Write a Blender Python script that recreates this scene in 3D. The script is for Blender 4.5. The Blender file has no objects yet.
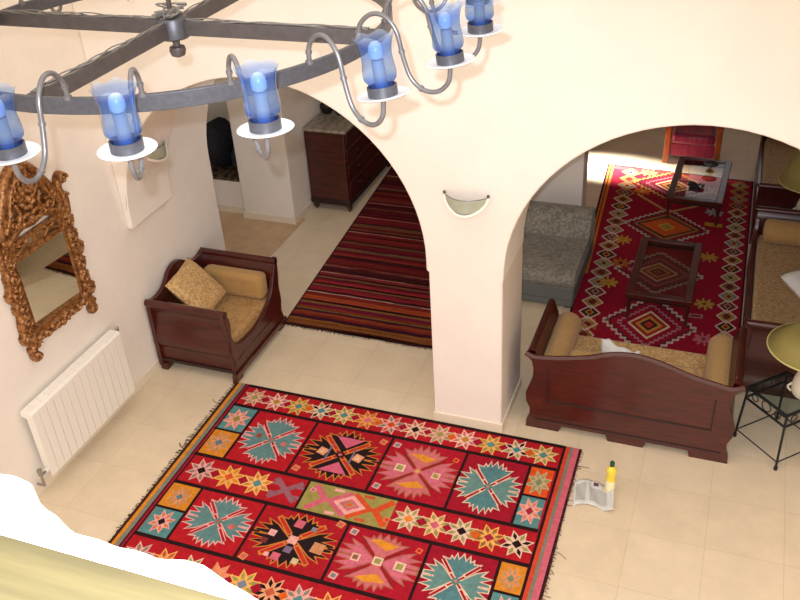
import bpy, bmesh, math, random
import numpy as np
from mathutils import Vector, Matrix, Euler
from mathutils.geometry import tessellate_polygon

PI = math.pi
S = bpy.context.scene
C = S.collection
rnd = random.Random(7)

# ------------------------------------------------------------------ materials
def srgb(c):
    if isinstance(c, str):
        c = tuple(int(c[i:i+2], 16) for i in (0, 2, 4))
    return tuple(((v/255)/12.92 if v/255 <= .04045 else ((v/255+.055)/1.055)**2.4) for v in c)

def mat(name, col, rough=.6, metal=0., noise=0., nscale=20., bump=0., bscale=60., spec=.5, coat=0., col2=None, sheen=0., stretch=None):
    m = bpy.data.materials.new(name); m.use_nodes = True
    nt = m.node_tree; b = nt.nodes['Principled BSDF']; L = nt.links
    c = srgb(col)
    b.inputs['Roughness'].default_value = rough; b.inputs['Metallic'].default_value = metal
    b.inputs['Specular IOR Level'].default_value = spec
    if coat: b.inputs['Coat Weight'].default_value = coat; b.inputs['Coat Roughness'].default_value = .15
    if sheen: b.inputs['Sheen Weight'].default_value = sheen
    b.inputs['Base Color'].default_value = (*c, 1)
    tc = nt.nodes.new('ShaderNodeTexCoord'); src = tc.outputs['Object']
    if stretch:
        mp = nt.nodes.new('ShaderNodeMapping'); mp.inputs['Scale'].default_value = stretch
        L.new(src, mp.inputs[0]); src = mp.outputs[0]
    if noise or col2:
        n = nt.nodes.new('ShaderNodeTexNoise'); n.inputs['Scale'].default_value = nscale; n.inputs['Detail'].default_value = 5
        L.new(src, n.inputs['Vector'])
        r = nt.nodes.new('ShaderNodeValToRGB')
        d = srgb(col2) if col2 else tuple(v*(1-noise) for v in c)
        r.color_ramp.elements[0].position = .35; r.color_ramp.elements[1].position = .65
        r.color_ramp.elements[0].color = (*d, 1); r.color_ramp.elements[1].color = (*c, 1)
        L.new(n.outputs['Fac'], r.inputs[0]); L.new(r.outputs[0], b.inputs['Base Color'])
    if bump:
        n2 = nt.nodes.new('ShaderNodeTexNoise'); n2.inputs['Scale'].default_value = bscale; n2.inputs['Detail'].default_value = 4
        L.new(src, n2.inputs['Vector'])
        bp = nt.nodes.new('ShaderNodeBump'); bp.inputs['Strength'].default_value = bump; bp.inputs['Distance'].default_value = .02
        L.new(n2.outputs['Fac'], bp.inputs['Height']); L.new(bp.outputs[0], b.inputs['Normal'])
    return m

def brocade(name, c1, c2, scale=30., rough=.75):
    m = mat(name, c1, rough, sheen=.15); nt = m.node_tree; L = nt.links; b = nt.nodes['Principled BSDF']
    tc = nt.nodes.new('ShaderNodeTexCoord')
    v = nt.nodes.new('ShaderNodeTexVoronoi'); v.inputs['Scale'].default_value = scale; v.feature = 'DISTANCE_TO_EDGE'
    n = nt.nodes.new('ShaderNodeTexNoise'); n.inputs['Scale'].default_value = scale*.8; n.inputs['Detail'].default_value = 3; n.inputs['Distortion'].default_value = 1.5
    L.new(tc.outputs['Object'], v.inputs['Vector']); L.new(tc.outputs['Object'], n.inputs['Vector'])
    a = nt.nodes.new('ShaderNodeMath'); a.operation = 'MULTIPLY_ADD'; a.inputs[1].default_value = .8
    L.new(v.outputs['Distance'], a.inputs[0]); L.new(n.outputs['Fac'], a.inputs[2])
    r = nt.nodes.new('ShaderNodeValToRGB'); r.color_ramp.elements[0].position = .45; r.color_ramp.elements[1].position = .72
    r.color_ramp.elements[0].color = (*srgb(c1), 1); r.color_ramp.elements[1].color = (*srgb(c2), 1)
    L.new(a.outputs[0], r.inputs[0]); L.new(r.outputs[0], b.inputs['Base Color'])
    bp = nt.nodes.new('ShaderNodeBump'); bp.inputs['Strength'].default_value = .25; bp.inputs['Distance'].default_value = .01
    L.new(a.outputs[0], bp.inputs['Height']); L.new(bp.outputs[0], b.inputs['Normal'])
    return m

def wool():
    m = bpy.data.materials.new('dyed_wool'); m.use_nodes = True
    nt = m.node_tree; b = nt.nodes['Principled BSDF']; L = nt.links
    b.inputs['Roughness'].default_value = .9; b.inputs['Specular IOR Level'].default_value = .15
    at = nt.nodes.new('ShaderNodeAttribute'); at.attribute_name = 'dye'
    tc = nt.nodes.new('ShaderNodeTexCoord')
    n = nt.nodes.new('ShaderNodeTexNoise'); n.inputs['Scale'].default_value = 26; n.inputs['Detail'].default_value = 6; n.inputs['Roughness'].default_value = .75
    L.new(tc.outputs['Object'], n.inputs['Vector'])
    mr = nt.nodes.new('ShaderNodeMapRange'); mr.inputs['From Min'].default_value = .3; mr.inputs['From Max'].default_value = .7
    mr.inputs['To Min'].default_value = .72; mr.inputs['To Max'].default_value = 1.15
    L.new(n.outputs['Fac'], mr.inputs['Value'])
    mx = nt.nodes.new('ShaderNodeMix'); mx.data_type = 'RGBA'; mx.blend_type = 'MULTIPLY'; mx.inputs['Factor'].default_value = 1
    L.new(at.outputs['Color'], mx.inputs[6]); L.new(mr.outputs[0], mx.inputs[7]); L.new(mx.outputs[2], b.inputs['Base Color'])
    n2 = nt.nodes.new('ShaderNodeTexNoise'); n2.inputs['Scale'].default_value = 220
    L.new(tc.outputs['Object'], n2.inputs['Vector'])
    bp = nt.nodes.new('ShaderNodeBump'); bp.inputs['Strength'].default_value = .4; bp.inputs['Distance'].default_value = .004
    L.new(n2.outputs['Fac'], bp.inputs['Height']); L.new(bp.outputs[0], b.inputs['Normal'])
    return m

def tile_floor():
    m = mat('cream_stone_tiles', (226, 208, 180), .42, spec=.45); nt = m.node_tree; L = nt.links; b = nt.nodes['Principled BSDF']
    tc = nt.nodes.new('ShaderNodeTexCoord')
    mp = nt.nodes.new('ShaderNodeMapping'); mp.inputs['Location'].default_value = (-.235, -.08, 0)
    L.new(tc.outputs['Object'], mp.inputs[0])
    br = nt.nodes.new('ShaderNodeTexBrick'); br.offset = .0; br.squash = 1
    br.inputs['Scale'].default_value = 1; br.inputs['Brick Width'].default_value = .5; br.inputs['Row Height'].default_value = .5
    br.inputs['Mortar Size'].default_value = .003; br.inputs['Mortar Smooth'].default_value = .4; br.inputs['Bias'].default_value = .0
    br.inputs['Color1'].default_value = (*srgb((229, 210, 181)), 1); br.inputs['Color2'].default_value = (*srgb((224, 204, 173)), 1)
    br.inputs['Mortar'].default_value = (*srgb((212, 190, 157)), 1)
    L.new(mp.outputs[0], br.inputs['Vector'])
    n = nt.nodes.new('ShaderNodeTexNoise'); n.inputs['Scale'].default_value = 3.5; n.inputs['Detail'].default_value = 8; n.inputs['Roughness'].default_value = .7
    L.new(tc.outputs['Object'], n.inputs['Vector'])
    mr = nt.nodes.new('ShaderNodeMapRange'); mr.inputs['From Min'].default_value = .3; mr.inputs['From Max'].default_value = .7
    mr.inputs['To Min'].default_value = .9; mr.inputs['To Max'].default_value = 1.05
    L.new(n.outputs['Fac'], mr.inputs['Value'])
    mx = nt.nodes.new('ShaderNodeMix'); mx.data_type = 'RGBA'; mx.blend_type = 'MULTIPLY'; mx.inputs['Factor'].default_value = 1
    L.new(br.outputs['Color'], mx.inputs[6]); L.new(mr.outputs[0], mx.inputs[7]); L.new(mx.outputs[2], b.inputs['Base Color'])
    return m

def marble(name, c1, c2):
    m = mat(name, c1, .2, spec=.5); nt = m.node_tree; L = nt.links; b = nt.nodes['Principled BSDF']
    tc = nt.nodes.new('ShaderNodeTexCoord'); w = nt.nodes.new('ShaderNodeTexWave')
    w.inputs['Scale'].default_value = 3; w.inputs['Distortion'].default_value = 9; w.inputs['Detail'].default_value = 4; w.inputs['Detail Scale'].default_value = 2
    L.new(tc.outputs['Object'], w.inputs['Vector'])
    r = nt.nodes.new('ShaderNodeValToRGB'); r.color_ramp.elements[0].color = (*srgb(c2), 1); r.color_ramp.elements[1].color = (*srgb(c1), 1)
    r.color_ramp.elements[0].position = .0; r.color_ramp.elements[1].position = .55
    L.new(w.outputs['Fac'], r.inputs[0]); L.new(r.outputs[0], b.inputs['Base Color'])
    return m

def front_fresnel(nt, ior):
    fr = nt.nodes.new('ShaderNodeFresnel'); fr.inputs['IOR'].default_value = ior
    ge = nt.nodes.new('ShaderNodeNewGeometry'); s_ = nt.nodes.new('ShaderNodeMath'); s_.operation = 'SUBTRACT'; s_.inputs[0].default_value = 1
    nt.links.new(ge.outputs['Backfacing'], s_.inputs[1])
    k = nt.nodes.new('ShaderNodeMath'); k.operation = 'MULTIPLY'; nt.links.new(fr.outputs[0], k.inputs[0]); nt.links.new(s_.outputs[0], k.inputs[1])
    return k.outputs[0]
def blue_glass():
    # thin blown glass, blue at the foot and shoulder, clearer at the waist and frosted at the lip
    m = bpy.data.materials.new('blue_blown_glass'); m.use_nodes = True
    nt = m.node_tree; L = nt.links; nt.nodes.clear()
    out = nt.nodes.new('ShaderNodeOutputMaterial')
    tc = nt.nodes.new('ShaderNodeTexCoord'); sp = nt.nodes.new('ShaderNodeSeparateXYZ')
    L.new(tc.outputs['Generated'], sp.inputs[0])
    def ramp(stops):
        r = nt.nodes.new('ShaderNodeValToRGB'); e = r.color_ramp.elements
        e[0].position, e[0].color = stops[0][0], (*stops[0][1], 1)
        e[1].position, e[1].color = stops[-1][0], (*stops[-1][1], 1)
        for p, c in stops[1:-1]:
            k = e.new(p); k.color = (*c, 1)
        L.new(sp.outputs['Z'], r.inputs[0]); return r
    tint = ramp([(0, (.16, .34, .86)), (.16, (.34, .52, .93)), (.30, (.72, .82, .97)), (.50, (.66, .78, .98)), (.70, (.50, .66, .96)), (.88, (.48, .64, .96)), (1, (.88, .92, 1))])
    tr = nt.nodes.new('ShaderNodeBsdfTransparent'); L.new(tint.outputs[0], tr.inputs[0])
    body = ramp([(0, (.05, .12, .42)), (.3, (.26, .34, .50)), (.55, (.22, .32, .52)), (.8, (.10, .20, .52)), (1, (.7, .74, .8))])
    df = nt.nodes.new('ShaderNodeBsdfTranslucent'); L.new(body.outputs[0], df.inputs[0])
    d2 = nt.nodes.new('ShaderNodeBsdfDiffuse'); L.new(body.outputs[0], d2.inputs[0])
    ad = nt.nodes.new('ShaderNodeMixShader'); ad.inputs[0].default_value = .6; L.new(df.outputs[0], ad.inputs[1]); L.new(d2.outputs[0], ad.inputs[2])
    m1 = nt.nodes.new('ShaderNodeMixShader'); m1.inputs[0].default_value = .20
    L.new(tr.outputs[0], m1.inputs[1]); L.new(ad.outputs[0], m1.inputs[2])
    gl = nt.nodes.new('ShaderNodeBsdfGlossy'); gl.inputs['Roughness'].default_value = .08
    m2 = nt.nodes.new('ShaderNodeMixShader'); L.new(front_fresnel(nt, 1.35), m2.inputs[0]); L.new(m1.outputs[0], m2.inputs[1]); L.new(gl.outputs[0], m2.inputs[2])
    L.new(m2.outputs[0], out.inputs[0])
    return m

def clear_glass(name, tint=(.9, .95, .92), ior=1.45):
    m = bpy.data.materials.new(name); m.use_nodes = True
    nt = m.node_tree; L = nt.links; nt.nodes.clear()
    out = nt.nodes.new('ShaderNodeOutputMaterial')
    tr = nt.nodes.new('ShaderNodeBsdfTransparent'); tr.inputs[0].default_value = (*tint, 1)
    gl = nt.nodes.new('ShaderNodeBsdfGlossy'); gl.inputs['Roughness'].default_value = .03
    m2 = nt.nodes.new('ShaderNodeMixShader'); L.new(front_fresnel(nt, ior), m2.inputs[0]); L.new(tr.outputs[0], m2.inputs[1]); L.new(gl.outputs[0], m2.inputs[2])
    L.new(m2.outputs[0], out.inputs[0])
    return m

M = dict(
    plaster=mat('lime_plaster', (242, 233, 222), .85, noise=.04, nscale=2.5, bump=.25, bscale=7, spec=.2),
    plaster2=mat('white_plaster', (243, 238, 230), .85, bump=.3, bscale=25, spec=.2),
    skirting=mat('stone_skirting', (232, 218, 196), .5),
    floor=tile_floor(),
    tan_tile=mat('tan_floor_tile', (206, 172, 134), .5, noise=.15, nscale=6),
    wood=mat('dark_mahogany', (82, 25, 17), .33, col2=(60, 18, 13), nscale=5, stretch=(1, 1, 9), coat=.25),
    wood_edge=mat('polished_mahogany_edge', (74, 27, 21), .22, coat=.4),
    groove=mat('dark_wood_line', (40, 14, 12), .5),
    redwood=mat('reddish_brown_wood', (80, 30, 22), .3, col2=(54, 19, 15), nscale=4, stretch=(1, 1, 10), coat=.3),
    orangewood=mat('varnished_orange_wood', (176, 92, 36), .3, noise=.3, nscale=9, coat=.3),
    railwood=mat('brown_varnished_rail_wood', (62, 53, 29), .5, noise=.3, nscale=8, stretch=(.6, 8, 8)),
    iron=mat('dark_wrought_iron', (82, 74, 72), .5, metal=.3, noise=.2, nscale=40, bump=.06, bscale=90),
    pewter=mat('brushed_pewter', (126, 123, 124), .34, metal=.6, noise=.12, nscale=40),
    pewter_dark=mat('hammered_pewter', (88, 87, 92), .42, metal=.5, noise=.2, nscale=70, bump=.05, bscale=120),
    plate=mat('pale_pewter_plate', (215, 215, 216), .4, metal=.15),
    wire=mat('grey_wire', (112, 106, 98), .5),
    ivory=mat('ivory_candle_sleeve', (116, 120, 128), .5),
    bulb=mat('frosted_bulb', (176, 184, 196), .3),
    bglass=blue_glass(),
    gilt=mat('aged_gilt', (174, 120, 66), .3, metal=.38, col2=(104, 62, 34), nscale=40, bump=.1, bscale=90),
    mirror=mat('silvered_glass', (225, 225, 215), .02, metal=1.),
    enamel=mat('white_radiator_enamel', (242, 236, 226), .35),
    chrome=mat('chrome', (170, 170, 170), .25, metal=1.),
    tan=brocade('golden_tan_brocade', (160, 116, 62), (190, 150, 92), 34),
    tan_plain=mat('golden_tan_cloth', (184, 142, 82), .8, noise=.15, nscale=60, bump=.3, bscale=180, sheen=.2),
    tan_pale=brocade('pale_tan_brocade', (176, 134, 82), (214, 176, 118), 30),
    sand=brocade('sand_brocade', (150, 112, 62), (190, 158, 108), 42),
    greybroc=brocade('grey_green_brocade', (112, 108, 98), (146, 140, 126), 20),
    grey=mat('grey_green_cloth', (112, 114, 110), .85, noise=.12, nscale=70, bump=.2, bscale=200),
    wool=wool(),
    white_cloth=mat('white_cotton', (232, 228, 222), .9, bump=.4, bscale=30),
    marble=marble('grey_veined_marble', (158, 146, 130), (134, 122, 108)),
    brown_stone=marble('brown_stone', (96, 80, 62), (52, 42, 36)),
    black_cloth=mat('black_cloth', (26, 26, 36), .8, noise=.4, nscale=18, bump=.5, bscale=30),
    dark_metal=mat('dark_bronze', (44, 36, 34), .4, metal=.4),
    black=mat('black_iron', (34, 36, 38), .5, metal=.3),
    glass=clear_glass('clear_glass', (.80, .88, .86)),
    tglass=clear_glass('smoked_glass', (.80, .77, .72), 1.5),
    olive=mat('olive_linen_shade', (150, 136, 74), .8, noise=.1, nscale=90, bump=.15, bscale=220),
    olive_rim=mat('pale_shade_trim', (196, 186, 122), .7),
    ceramic=mat('cream_ceramic', (228, 216, 194), .4, noise=.06, nscale=10),
    redcloth=mat('crimson_striped_cloth', (184, 44, 78), .35, col2=(110, 22, 60), nscale=7, stretch=(9, .5, .5), sheen=.3),
    paper=mat('newsprint', (216, 214, 210), .85, noise=.06, nscale=40),
    ink=mat('newsprint_ink', (196, 193, 190), .85, noise=.3, nscale=160, stretch=(1, 3, 1)),
    picture=mat('newsprint_photo', (120, 70, 92), .85, noise=.4, nscale=60),
    yellow=mat('yellow_plastic', (244, 216, 70), .3),
    green=mat('green_plastic_cap', (24, 74, 48), .35),
    label_white=mat('pale_label', (244, 236, 190), .5),
    sconce=mat('white_sconce_plaster', (240, 236, 226), .7),
    frost=mat('greenish_frosted_glass', (176, 178, 158), .25, noise=.12, nscale=14),
    fringe=mat('brown_wool_fringe', (72, 44, 28), .9, noise=.5, nscale=12),
    fringe_tan=mat('tan_wool_fringe', (150, 104, 66), .9, noise=.5, nscale=10),
    brass=mat('brass', (190, 140, 60), .3, metal=.8),
)

# ------------------------------------------------------------------ mesh builder
ORIGIN = {}
class MB:
    def __init__(s): s.v, s.f, s.m = [], [], []
    def add(s, vs, fs, mi=0):
        o = len(s.v); s.v += [tuple(p) for p in vs]
        s.f += [tuple(i+o for i in f) for f in fs]; s.m += [mi]*len(fs); return s
    def box(s, x0, x1, y0, y1, z0, z1, mi=0):
        return s.add([(x, y, z) for z in (z0, z1) for y in (y0, y1) for x in (x0, x1)],
                     [(0, 2, 3, 1), (4, 5, 7, 6), (0, 1, 5, 4), (2, 6, 7, 3), (0, 4, 6, 2), (1, 3, 7, 5)], mi)
    def bar(s, a, b, w, h, mi=0, up=(0, 0, 1)):
        a, b = Vector(a), Vector(b); d = (b-a).normalized(); u = Vector(up)
        r = d.cross(u).normalized(); u = r.cross(d)
        vs = [p+r*sx*w/2+u*sz*h/2 for p in (a, b) for sx, sz in ((-1, -1), (1, -1), (1, 1), (-1, 1))]
        return s.add(vs, [(3, 2, 1, 0), (4, 5, 6, 7), (0, 1, 5, 4), (1, 2, 6, 5), (2, 3, 7, 6), (3, 0, 4, 7)], mi)
    def prism(s, poly, a, b, axis='y', mi=0):
        # poly: (p,q) pairs; axis x -> (y,z), y -> (x,z), z -> (x,y)
        def P(p, t): return {'x': (t, p[0], p[1]), 'y': (p[0], t, p[1]), 'z': (p[0], p[1], t)}[axis]
        n = len(poly); vs = [P(p, a) for p in poly]+[P(p, b) for p in poly]
        tri = tessellate_polygon([[Vector((p[0], p[1], 0)) for p in poly]])
        fs = [tuple(t) for t in tri]+[tuple(i+n for i in reversed(t)) for t in tri]
        fs += [(i, (i+1) % n, (i+1) % n+n, i+n) for i in range(n)]
        return s.add(vs, fs, mi)
    def tube(s, pts, r, n=8, closed=False, mi=0, caps=True):
        pts = [Vector(p) for p in pts]; N = len(pts); R = r if isinstance(r, (list, tuple)) else [r]*N
        vs, fs = [], []; prev = None
        for i, p in enumerate(pts):
            if closed: t = pts[(i+1) % N]-pts[i-1]
            else: t = pts[min(i+1, N-1)]-pts[max(i-1, 0)]
            t.normalize()
            if prev is None:
                q = Vector((0, 0, 1)) if abs(t.z) < .9 else Vector((1, 0, 0)); u = t.cross(q).normalized()
            else:
                u = prev-t*prev.dot(t); u.normalize()
            prev = u; w = t.cross(u)
            vs += [p+(u*math.cos(2*PI*k/n)+w*math.sin(2*PI*k/n))*R[i] for k in range(n)]
        for i in range(N if closed else N-1):
            j = (i+1) % N
            fs += [(i*n+k, i*n+(k+1) % n, j*n+(k+1) % n, j*n+k) for k in range(n)]
        if caps and not closed:
            fs += [tuple(range(n-1, -1, -1)), tuple((N-1)*n+k for k in range(n))]
        return s.add(vs, fs, mi)
    def lathe(s, prof, c=(0, 0, 0), n=24, mi=0, wav=None, ax=None):
        vs, fs = [], []
        for i, (r, z) in enumerate(prof):
            for k in range(n):
                a = 2*PI*k/n; rr, zz = r, z
                if wav: rr, zz = wav(i, a, r, z)
                vs.append((c[0]+rr*math.cos(a), c[1]+rr*math.sin(a), c[2]+zz))
        for i in range(len(prof)-1):
            fs += [(i*n+k, i*n+(k+1) % n, (i+1)*n+(k+1) % n, (i+1)*n+k) for k in range(n)]
        return s.add(vs, fs, mi)
    def ball(s, c, r, n=12, mi=0, sc=(1, 1, 1)):
        prof = [(max(1e-4, math.sin(PI*i/n))*r, -math.cos(PI*i/n)*r) for i in range(n+1)]
        o = len(s.v); s.lathe(prof, (0, 0, 0), n*2, mi)
        for i in range(o, len(s.v)):
            x, y, z = s.v[i]; s.v[i] = (c[0]+x*sc[0], c[1]+y*sc[1], c[2]+z*sc[2])
        return s
    def grid(s, fn, nu, nv, mi=0, wrapu=False):
        vs = [fn(i/nu, j/nv) for j in range(nv+1) for i in range(nu+(0 if wrapu else 1))]
        W = nu if wrapu else nu+1; fs = []
        for j in range(nv):
            for i in range(nu):
                a, b = i, (i+1) % W
                fs.append((j*W+a, j*W+b, (j+1)*W+b, (j+1)*W+a))
        return s.add(vs, fs, mi)
    def xform(s, Mx, start=0):
        for i in range(start, len(s.v)): s.v[i] = tuple(Mx @ Vector(s.v[i]))
        return s
    def build(s, name, ms, parent=None, smooth=35, bevel=0, label=None, solid=0, subsurf=0, origin=None):
        if not isinstance(ms, (list, tuple)): ms = [ms]
        me = bpy.data.meshes.new(name)
        A = np.array(s.v)
        if parent is None:
            o = Vector(((A[:, 0].min()+A[:, 0].max())/2, (A[:, 1].min()+A[:, 1].max())/2, A[:, 2].min())) if origin is None else Vector(origin)
        else:
            o = ORIGIN[parent.name]
        me.from_pydata([tuple(Vector(p)-o) for p in s.v], [], s.f)
        for k in ms: me.materials.append(k)
        me.polygons.foreach_set('material_index', s.m)
        bm = bmesh.new(); bm.from_mesh(me); bmesh.ops.recalc_face_normals(bm, faces=bm.faces); bm.to_mesh(me); bm.free()
        if smooth:
            me.polygons.foreach_set('use_smooth', [True]*len(me.polygons))
            me.set_sharp_from_angle(angle=math.radians(smooth))
        ob = bpy.data.objects.new(name, me); C.objects.link(ob)
        if parent is None: ob.location = o; ORIGIN[ob.name] = o
        else: ob.parent = parent; ORIGIN[ob.name] = o
        if bevel:
            b = ob.modifiers.new('bevel', 'BEVEL'); b.width = bevel; b.segments = 2; b.limit_method = 'ANGLE'; b.angle_limit = math.radians(40)
        if solid:
            b = ob.modifiers.new('solid', 'SOLIDIFY'); b.thickness = solid; b.offset = 0
        if subsurf:
            b = ob.modifiers.new('sub', 'SUBSURF'); b.levels = subsurf; b.render_levels = subsurf
        if label: ob['label'] = label
        return ob

def tag(o, label, cat, group=None, kind=None):
    o['label'] = label; o['category'] = cat
    if group: o['group'] = group
    if kind: o['kind'] = kind
    return o
def thing(name, loc, label, cat, group=None):
    o = bpy.data.objects.new(name, None); C.objects.link(o); o.location = loc; o.empty_display_size = .1
    ORIGIN[o.name] = Vector(loc); return tag(o, label, cat, group)
def struct(o): o['kind'] = 'structure'; return o
def copy_tree(o, parent=None):
    c = o.copy(); C.objects.link(c); c.parent = parent
    ORIGIN[c.name] = Vector(c.location)
    for ch in [k for k in C.objects if k.parent == o]: copy_tree(ch, c)
    return c
def smooth_path(pts, n=6):
    # Catmull-Rom
    P = [Vector(p) for p in pts]; P = [P[0]*2-P[1]]+P+[P[-1]*2-P[-2]]; out = []
    for i in range(1, len(P)-2):
        for k in range(n):
            t = k/n; a, b, c, d = P[i-1:i+3]
            out.append(.5*((2*b)+(c-a)*t+(2*a-5*b+4*c-d)*t*t+(3*b-a-3*c+d)*t**3))
    out.append(P[-2]); return out
def s2(pts, n=6): return [(p.x, p.y) for p in smooth_path([(a, b, 0) for a, b in pts], n)]
def thick(line, w):
    # 2-D polyline -> closed ribbon polygon of width w
    L, Rr = [], []
    for i, p in enumerate(line):
        a = Vector(line[max(i-1, 0)]); b = Vector(line[min(i+1, len(line)-1)]); t = (b-a).normalized(); n = Vector((-t.y, t.x))
        L.append(tuple(Vector(p)+n*w/2)); Rr.append(tuple(Vector(p)-n*w/2))
    return L+Rr[::-1]

# ------------------------------------------------------------------ camera
f = 900.
a_, b_, c_ = -.387005960, .569205828, -.0649187277
fw = Vector((math.sin(a_)*math.cos(b_), math.cos(a_)*math.cos(b_), -math.sin(b_)))
r0 = Vector((math.cos(a_), -math.sin(a_), 0)); u0 = r0.cross(fw)
rr_ = math.cos(c_)*r0+math.sin(c_)*u0; uu_ = -math.sin(c_)*r0+math.cos(c_)*u0
cam = bpy.data.cameras.new('camera'); co = bpy.data.objects.new('camera', cam); C.objects.link(co)
cam.sensor_width = 36; cam.sensor_fit = 'HORIZONTAL'; cam.lens = 36*f/800; cam.clip_start = .02; cam.clip_end = 100
CAM = Vector((0, 0, 4.8))
Mx = Matrix((( rr_.x, uu_.x, -fw.x, CAM.x), (rr_.y, uu_.y, -fw.y, CAM.y), (rr_.z, uu_.z, -fw.z, CAM.z), (0, 0, 0, 1)))
co.matrix_world = Mx; S.camera = co

# ------------------------------------------------------------------ setting
struct(MB().box(-7.2, 3.4, -.6, 13.2, -.12, 0).build('floor', M['floor'], smooth=0, origin=(0, 0, 0)))
def arc(cx, cz, r, a0, a1, n=40): return [(cx+r*math.cos(a0+(a1-a0)*i/n), cz+r*math.sin(a0+(a1-a0)*i/n)) for i in range(n+1)]
HT = 6.6
poly = [(-4.56, 1.41), (-4.56, HT), (3.2, HT), (3.2, 0), (1.15, 0), (1.15, 1.43)]
poly += arc(-.11, 1.43, 1.26, 0, PI)[1:] + [(-1.37, 1.41), (-1.375, 1.40), (-1.375, 0), (-1.93, 0), (-1.93, 1.40), (-1.95, 1.41)]
poly += arc(-3.227, 1.5, 1.277, 0, PI) + [(-4.504, 1.41)]
struct(MB().prism(poly, 5.33, 5.95, 'y').build('wall_front', M['plaster'], smooth=30, bevel=.012))
sk = MB().box(-1.942, -1.363, 5.318, 5.962, 0, .085)
struct(sk.build('trim_1', M['skirting'], smooth=0, bevel=.004))
# left wall with the passage opening beyond the arch
lp = [(-.6, 0), (6.69, 0), (6.69, 1.5)] + arc(7.42, 1.5, .73, PI, 0, 24)[1:-1] + [(8.15, 1.5), (8.15, 0), (13.2, 0), (13.2, HT), (-.6, HT)]
struct(MB().prism(lp, -5.22, -4.56, 'x').build('wall_left', M['plaster'], smooth=30, bevel=.015))
for i, (y0, y1) in enumerate(((-.6, 6.68), (8.14, 13))):
    m_ = MB().box(-4.56, -4.547, y0, y1, 0, .085)
    if i: m_.box(-5.23, -4.547, 8.137, 8.15, 0, .085)
    struct(m_.build('baseboard_left', M['skirting'], smooth=0, bevel=.003))
struct(MB().box(-7, -4.5, 6.69, 8.3, -.02, .004).build('trim_2', M['tan_tile'], smooth=0))
# alcove beyond the passage: low ledge and a deep recess
al = [(-7.2, 0), (-5.215, 0), (-5.215, 2.95), (-7.2, 2.95)]
aw = MB().box(-7.2, -5.215, 8.24, 9.0, 0, .42).box(-7.2, -5.215, 8.24, 9.0, 1.55, 2.95).box(-7.2, -5.215, 8.9, 9.0, .42, 1.55)
struct(aw.build('wall_alcove', M['plaster'], smooth=0, bevel=.01))
struct(MB().box(-7.2, -5.215, 8.225, 8.9, .42, .455).build('trim_3', M['brown_stone'], smooth=0, bevel=.004))
struct(MB().box(-7.2, -5.22, 8.228, 8.24, 0, .085).build('baseboard_alcove', M['skirting'], smooth=0))
struct(MB().box(-7.3, -7.2, 6.4, 9.0, 0, 2.95).build('wall_passage', M['plaster'], smooth=0))
struct(MB().box(-7.2, -5.22, 6.4, 6.5, 0, 2.95).build('wall_passage_front', M['plaster'], smooth=0))
struct(MB().box(-7.2, -5.22, 6.4, 9.0, 2.95, 3.05).build('ceiling_passage', M['plaster'], smooth=0))
# room behind the arches
struct(MB().box(-4.56, 3.2, 5.95, 13.2, 2.95, 3.1).build('ceiling_rear', M['plaster'], smooth=0))
struct(MB().box(-4.56, 3.2, 13.05, 13.2, 0, 2.95).build('wall_back', M['plaster'], smooth=0))
struct(MB().box(3.2, 3.35, -.6, 13.2, 0, HT).build('wall_right', M['plaster'], smooth=0))
cp = MB().box(-1.96, -1.385, 8.72, 8.98, 0, 2.95); struct(cp.build('wall_rear_pillar', M['plaster'], smooth=0, bevel=.012))
struct(MB().box(-1.972, -1.373, 8.708, 8.992, 0, .085).build('trim_4', M['skirting'], smooth=0, bevel=.004))

# gallery parapet and rail in the near foreground
def coping(u, v):
    x = -1.6+3.2*u
    edge = .405-.10*max(-.12, min(.4, x+.43))+.003*math.sin(x*33)+.002*math.sin(x*71+1)+.0015*math.sin(x*120)
    top = 4.25+.006*math.sin(x*30)
    k = max(0., min(1., (-.522-x)/.03)); k = k*k*(3-2*k); edge += .018*k; top += .006*k
    ang = v*PI/2
    if v <= .5: return (x, .10+(edge-.03-.10)*v/.5, top)
    t = (v-.5)/.5
    if t <= .5:
        q = t/.5*PI/2; return (x, edge-.03+.03*math.sin(q), top-.03+.03*math.cos(q))
    return (x, edge, top-.03-(t-.5)/.5*1.0)
par = MB().grid(coping, 240, 24)
par.box(-1.6, 1.6, .1, .33, 3.2, 4.2)
struct(par.build('wall_gallery', M['plaster2'], smooth=60))
struct(MB().box(-5.2, 3.2, -.6, .36, 3.0, 3.2).build('floor_gallery', M['plaster2'], smooth=0))
rl = MB().prism([(.06, 4.262), (.332, 4.262), (.343, 4.268), (.346, 4.28), (.34, 4.292), (.326, 4.297), (.08, 4.297), (.062, 4.29)], -1.6, 1.6, 'x')
tag(rl.build('wooden_rail', M['railwood'], smooth=40), 'pale wooden rail on the white parapet in the bottom left foreground', 'rail')

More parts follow.
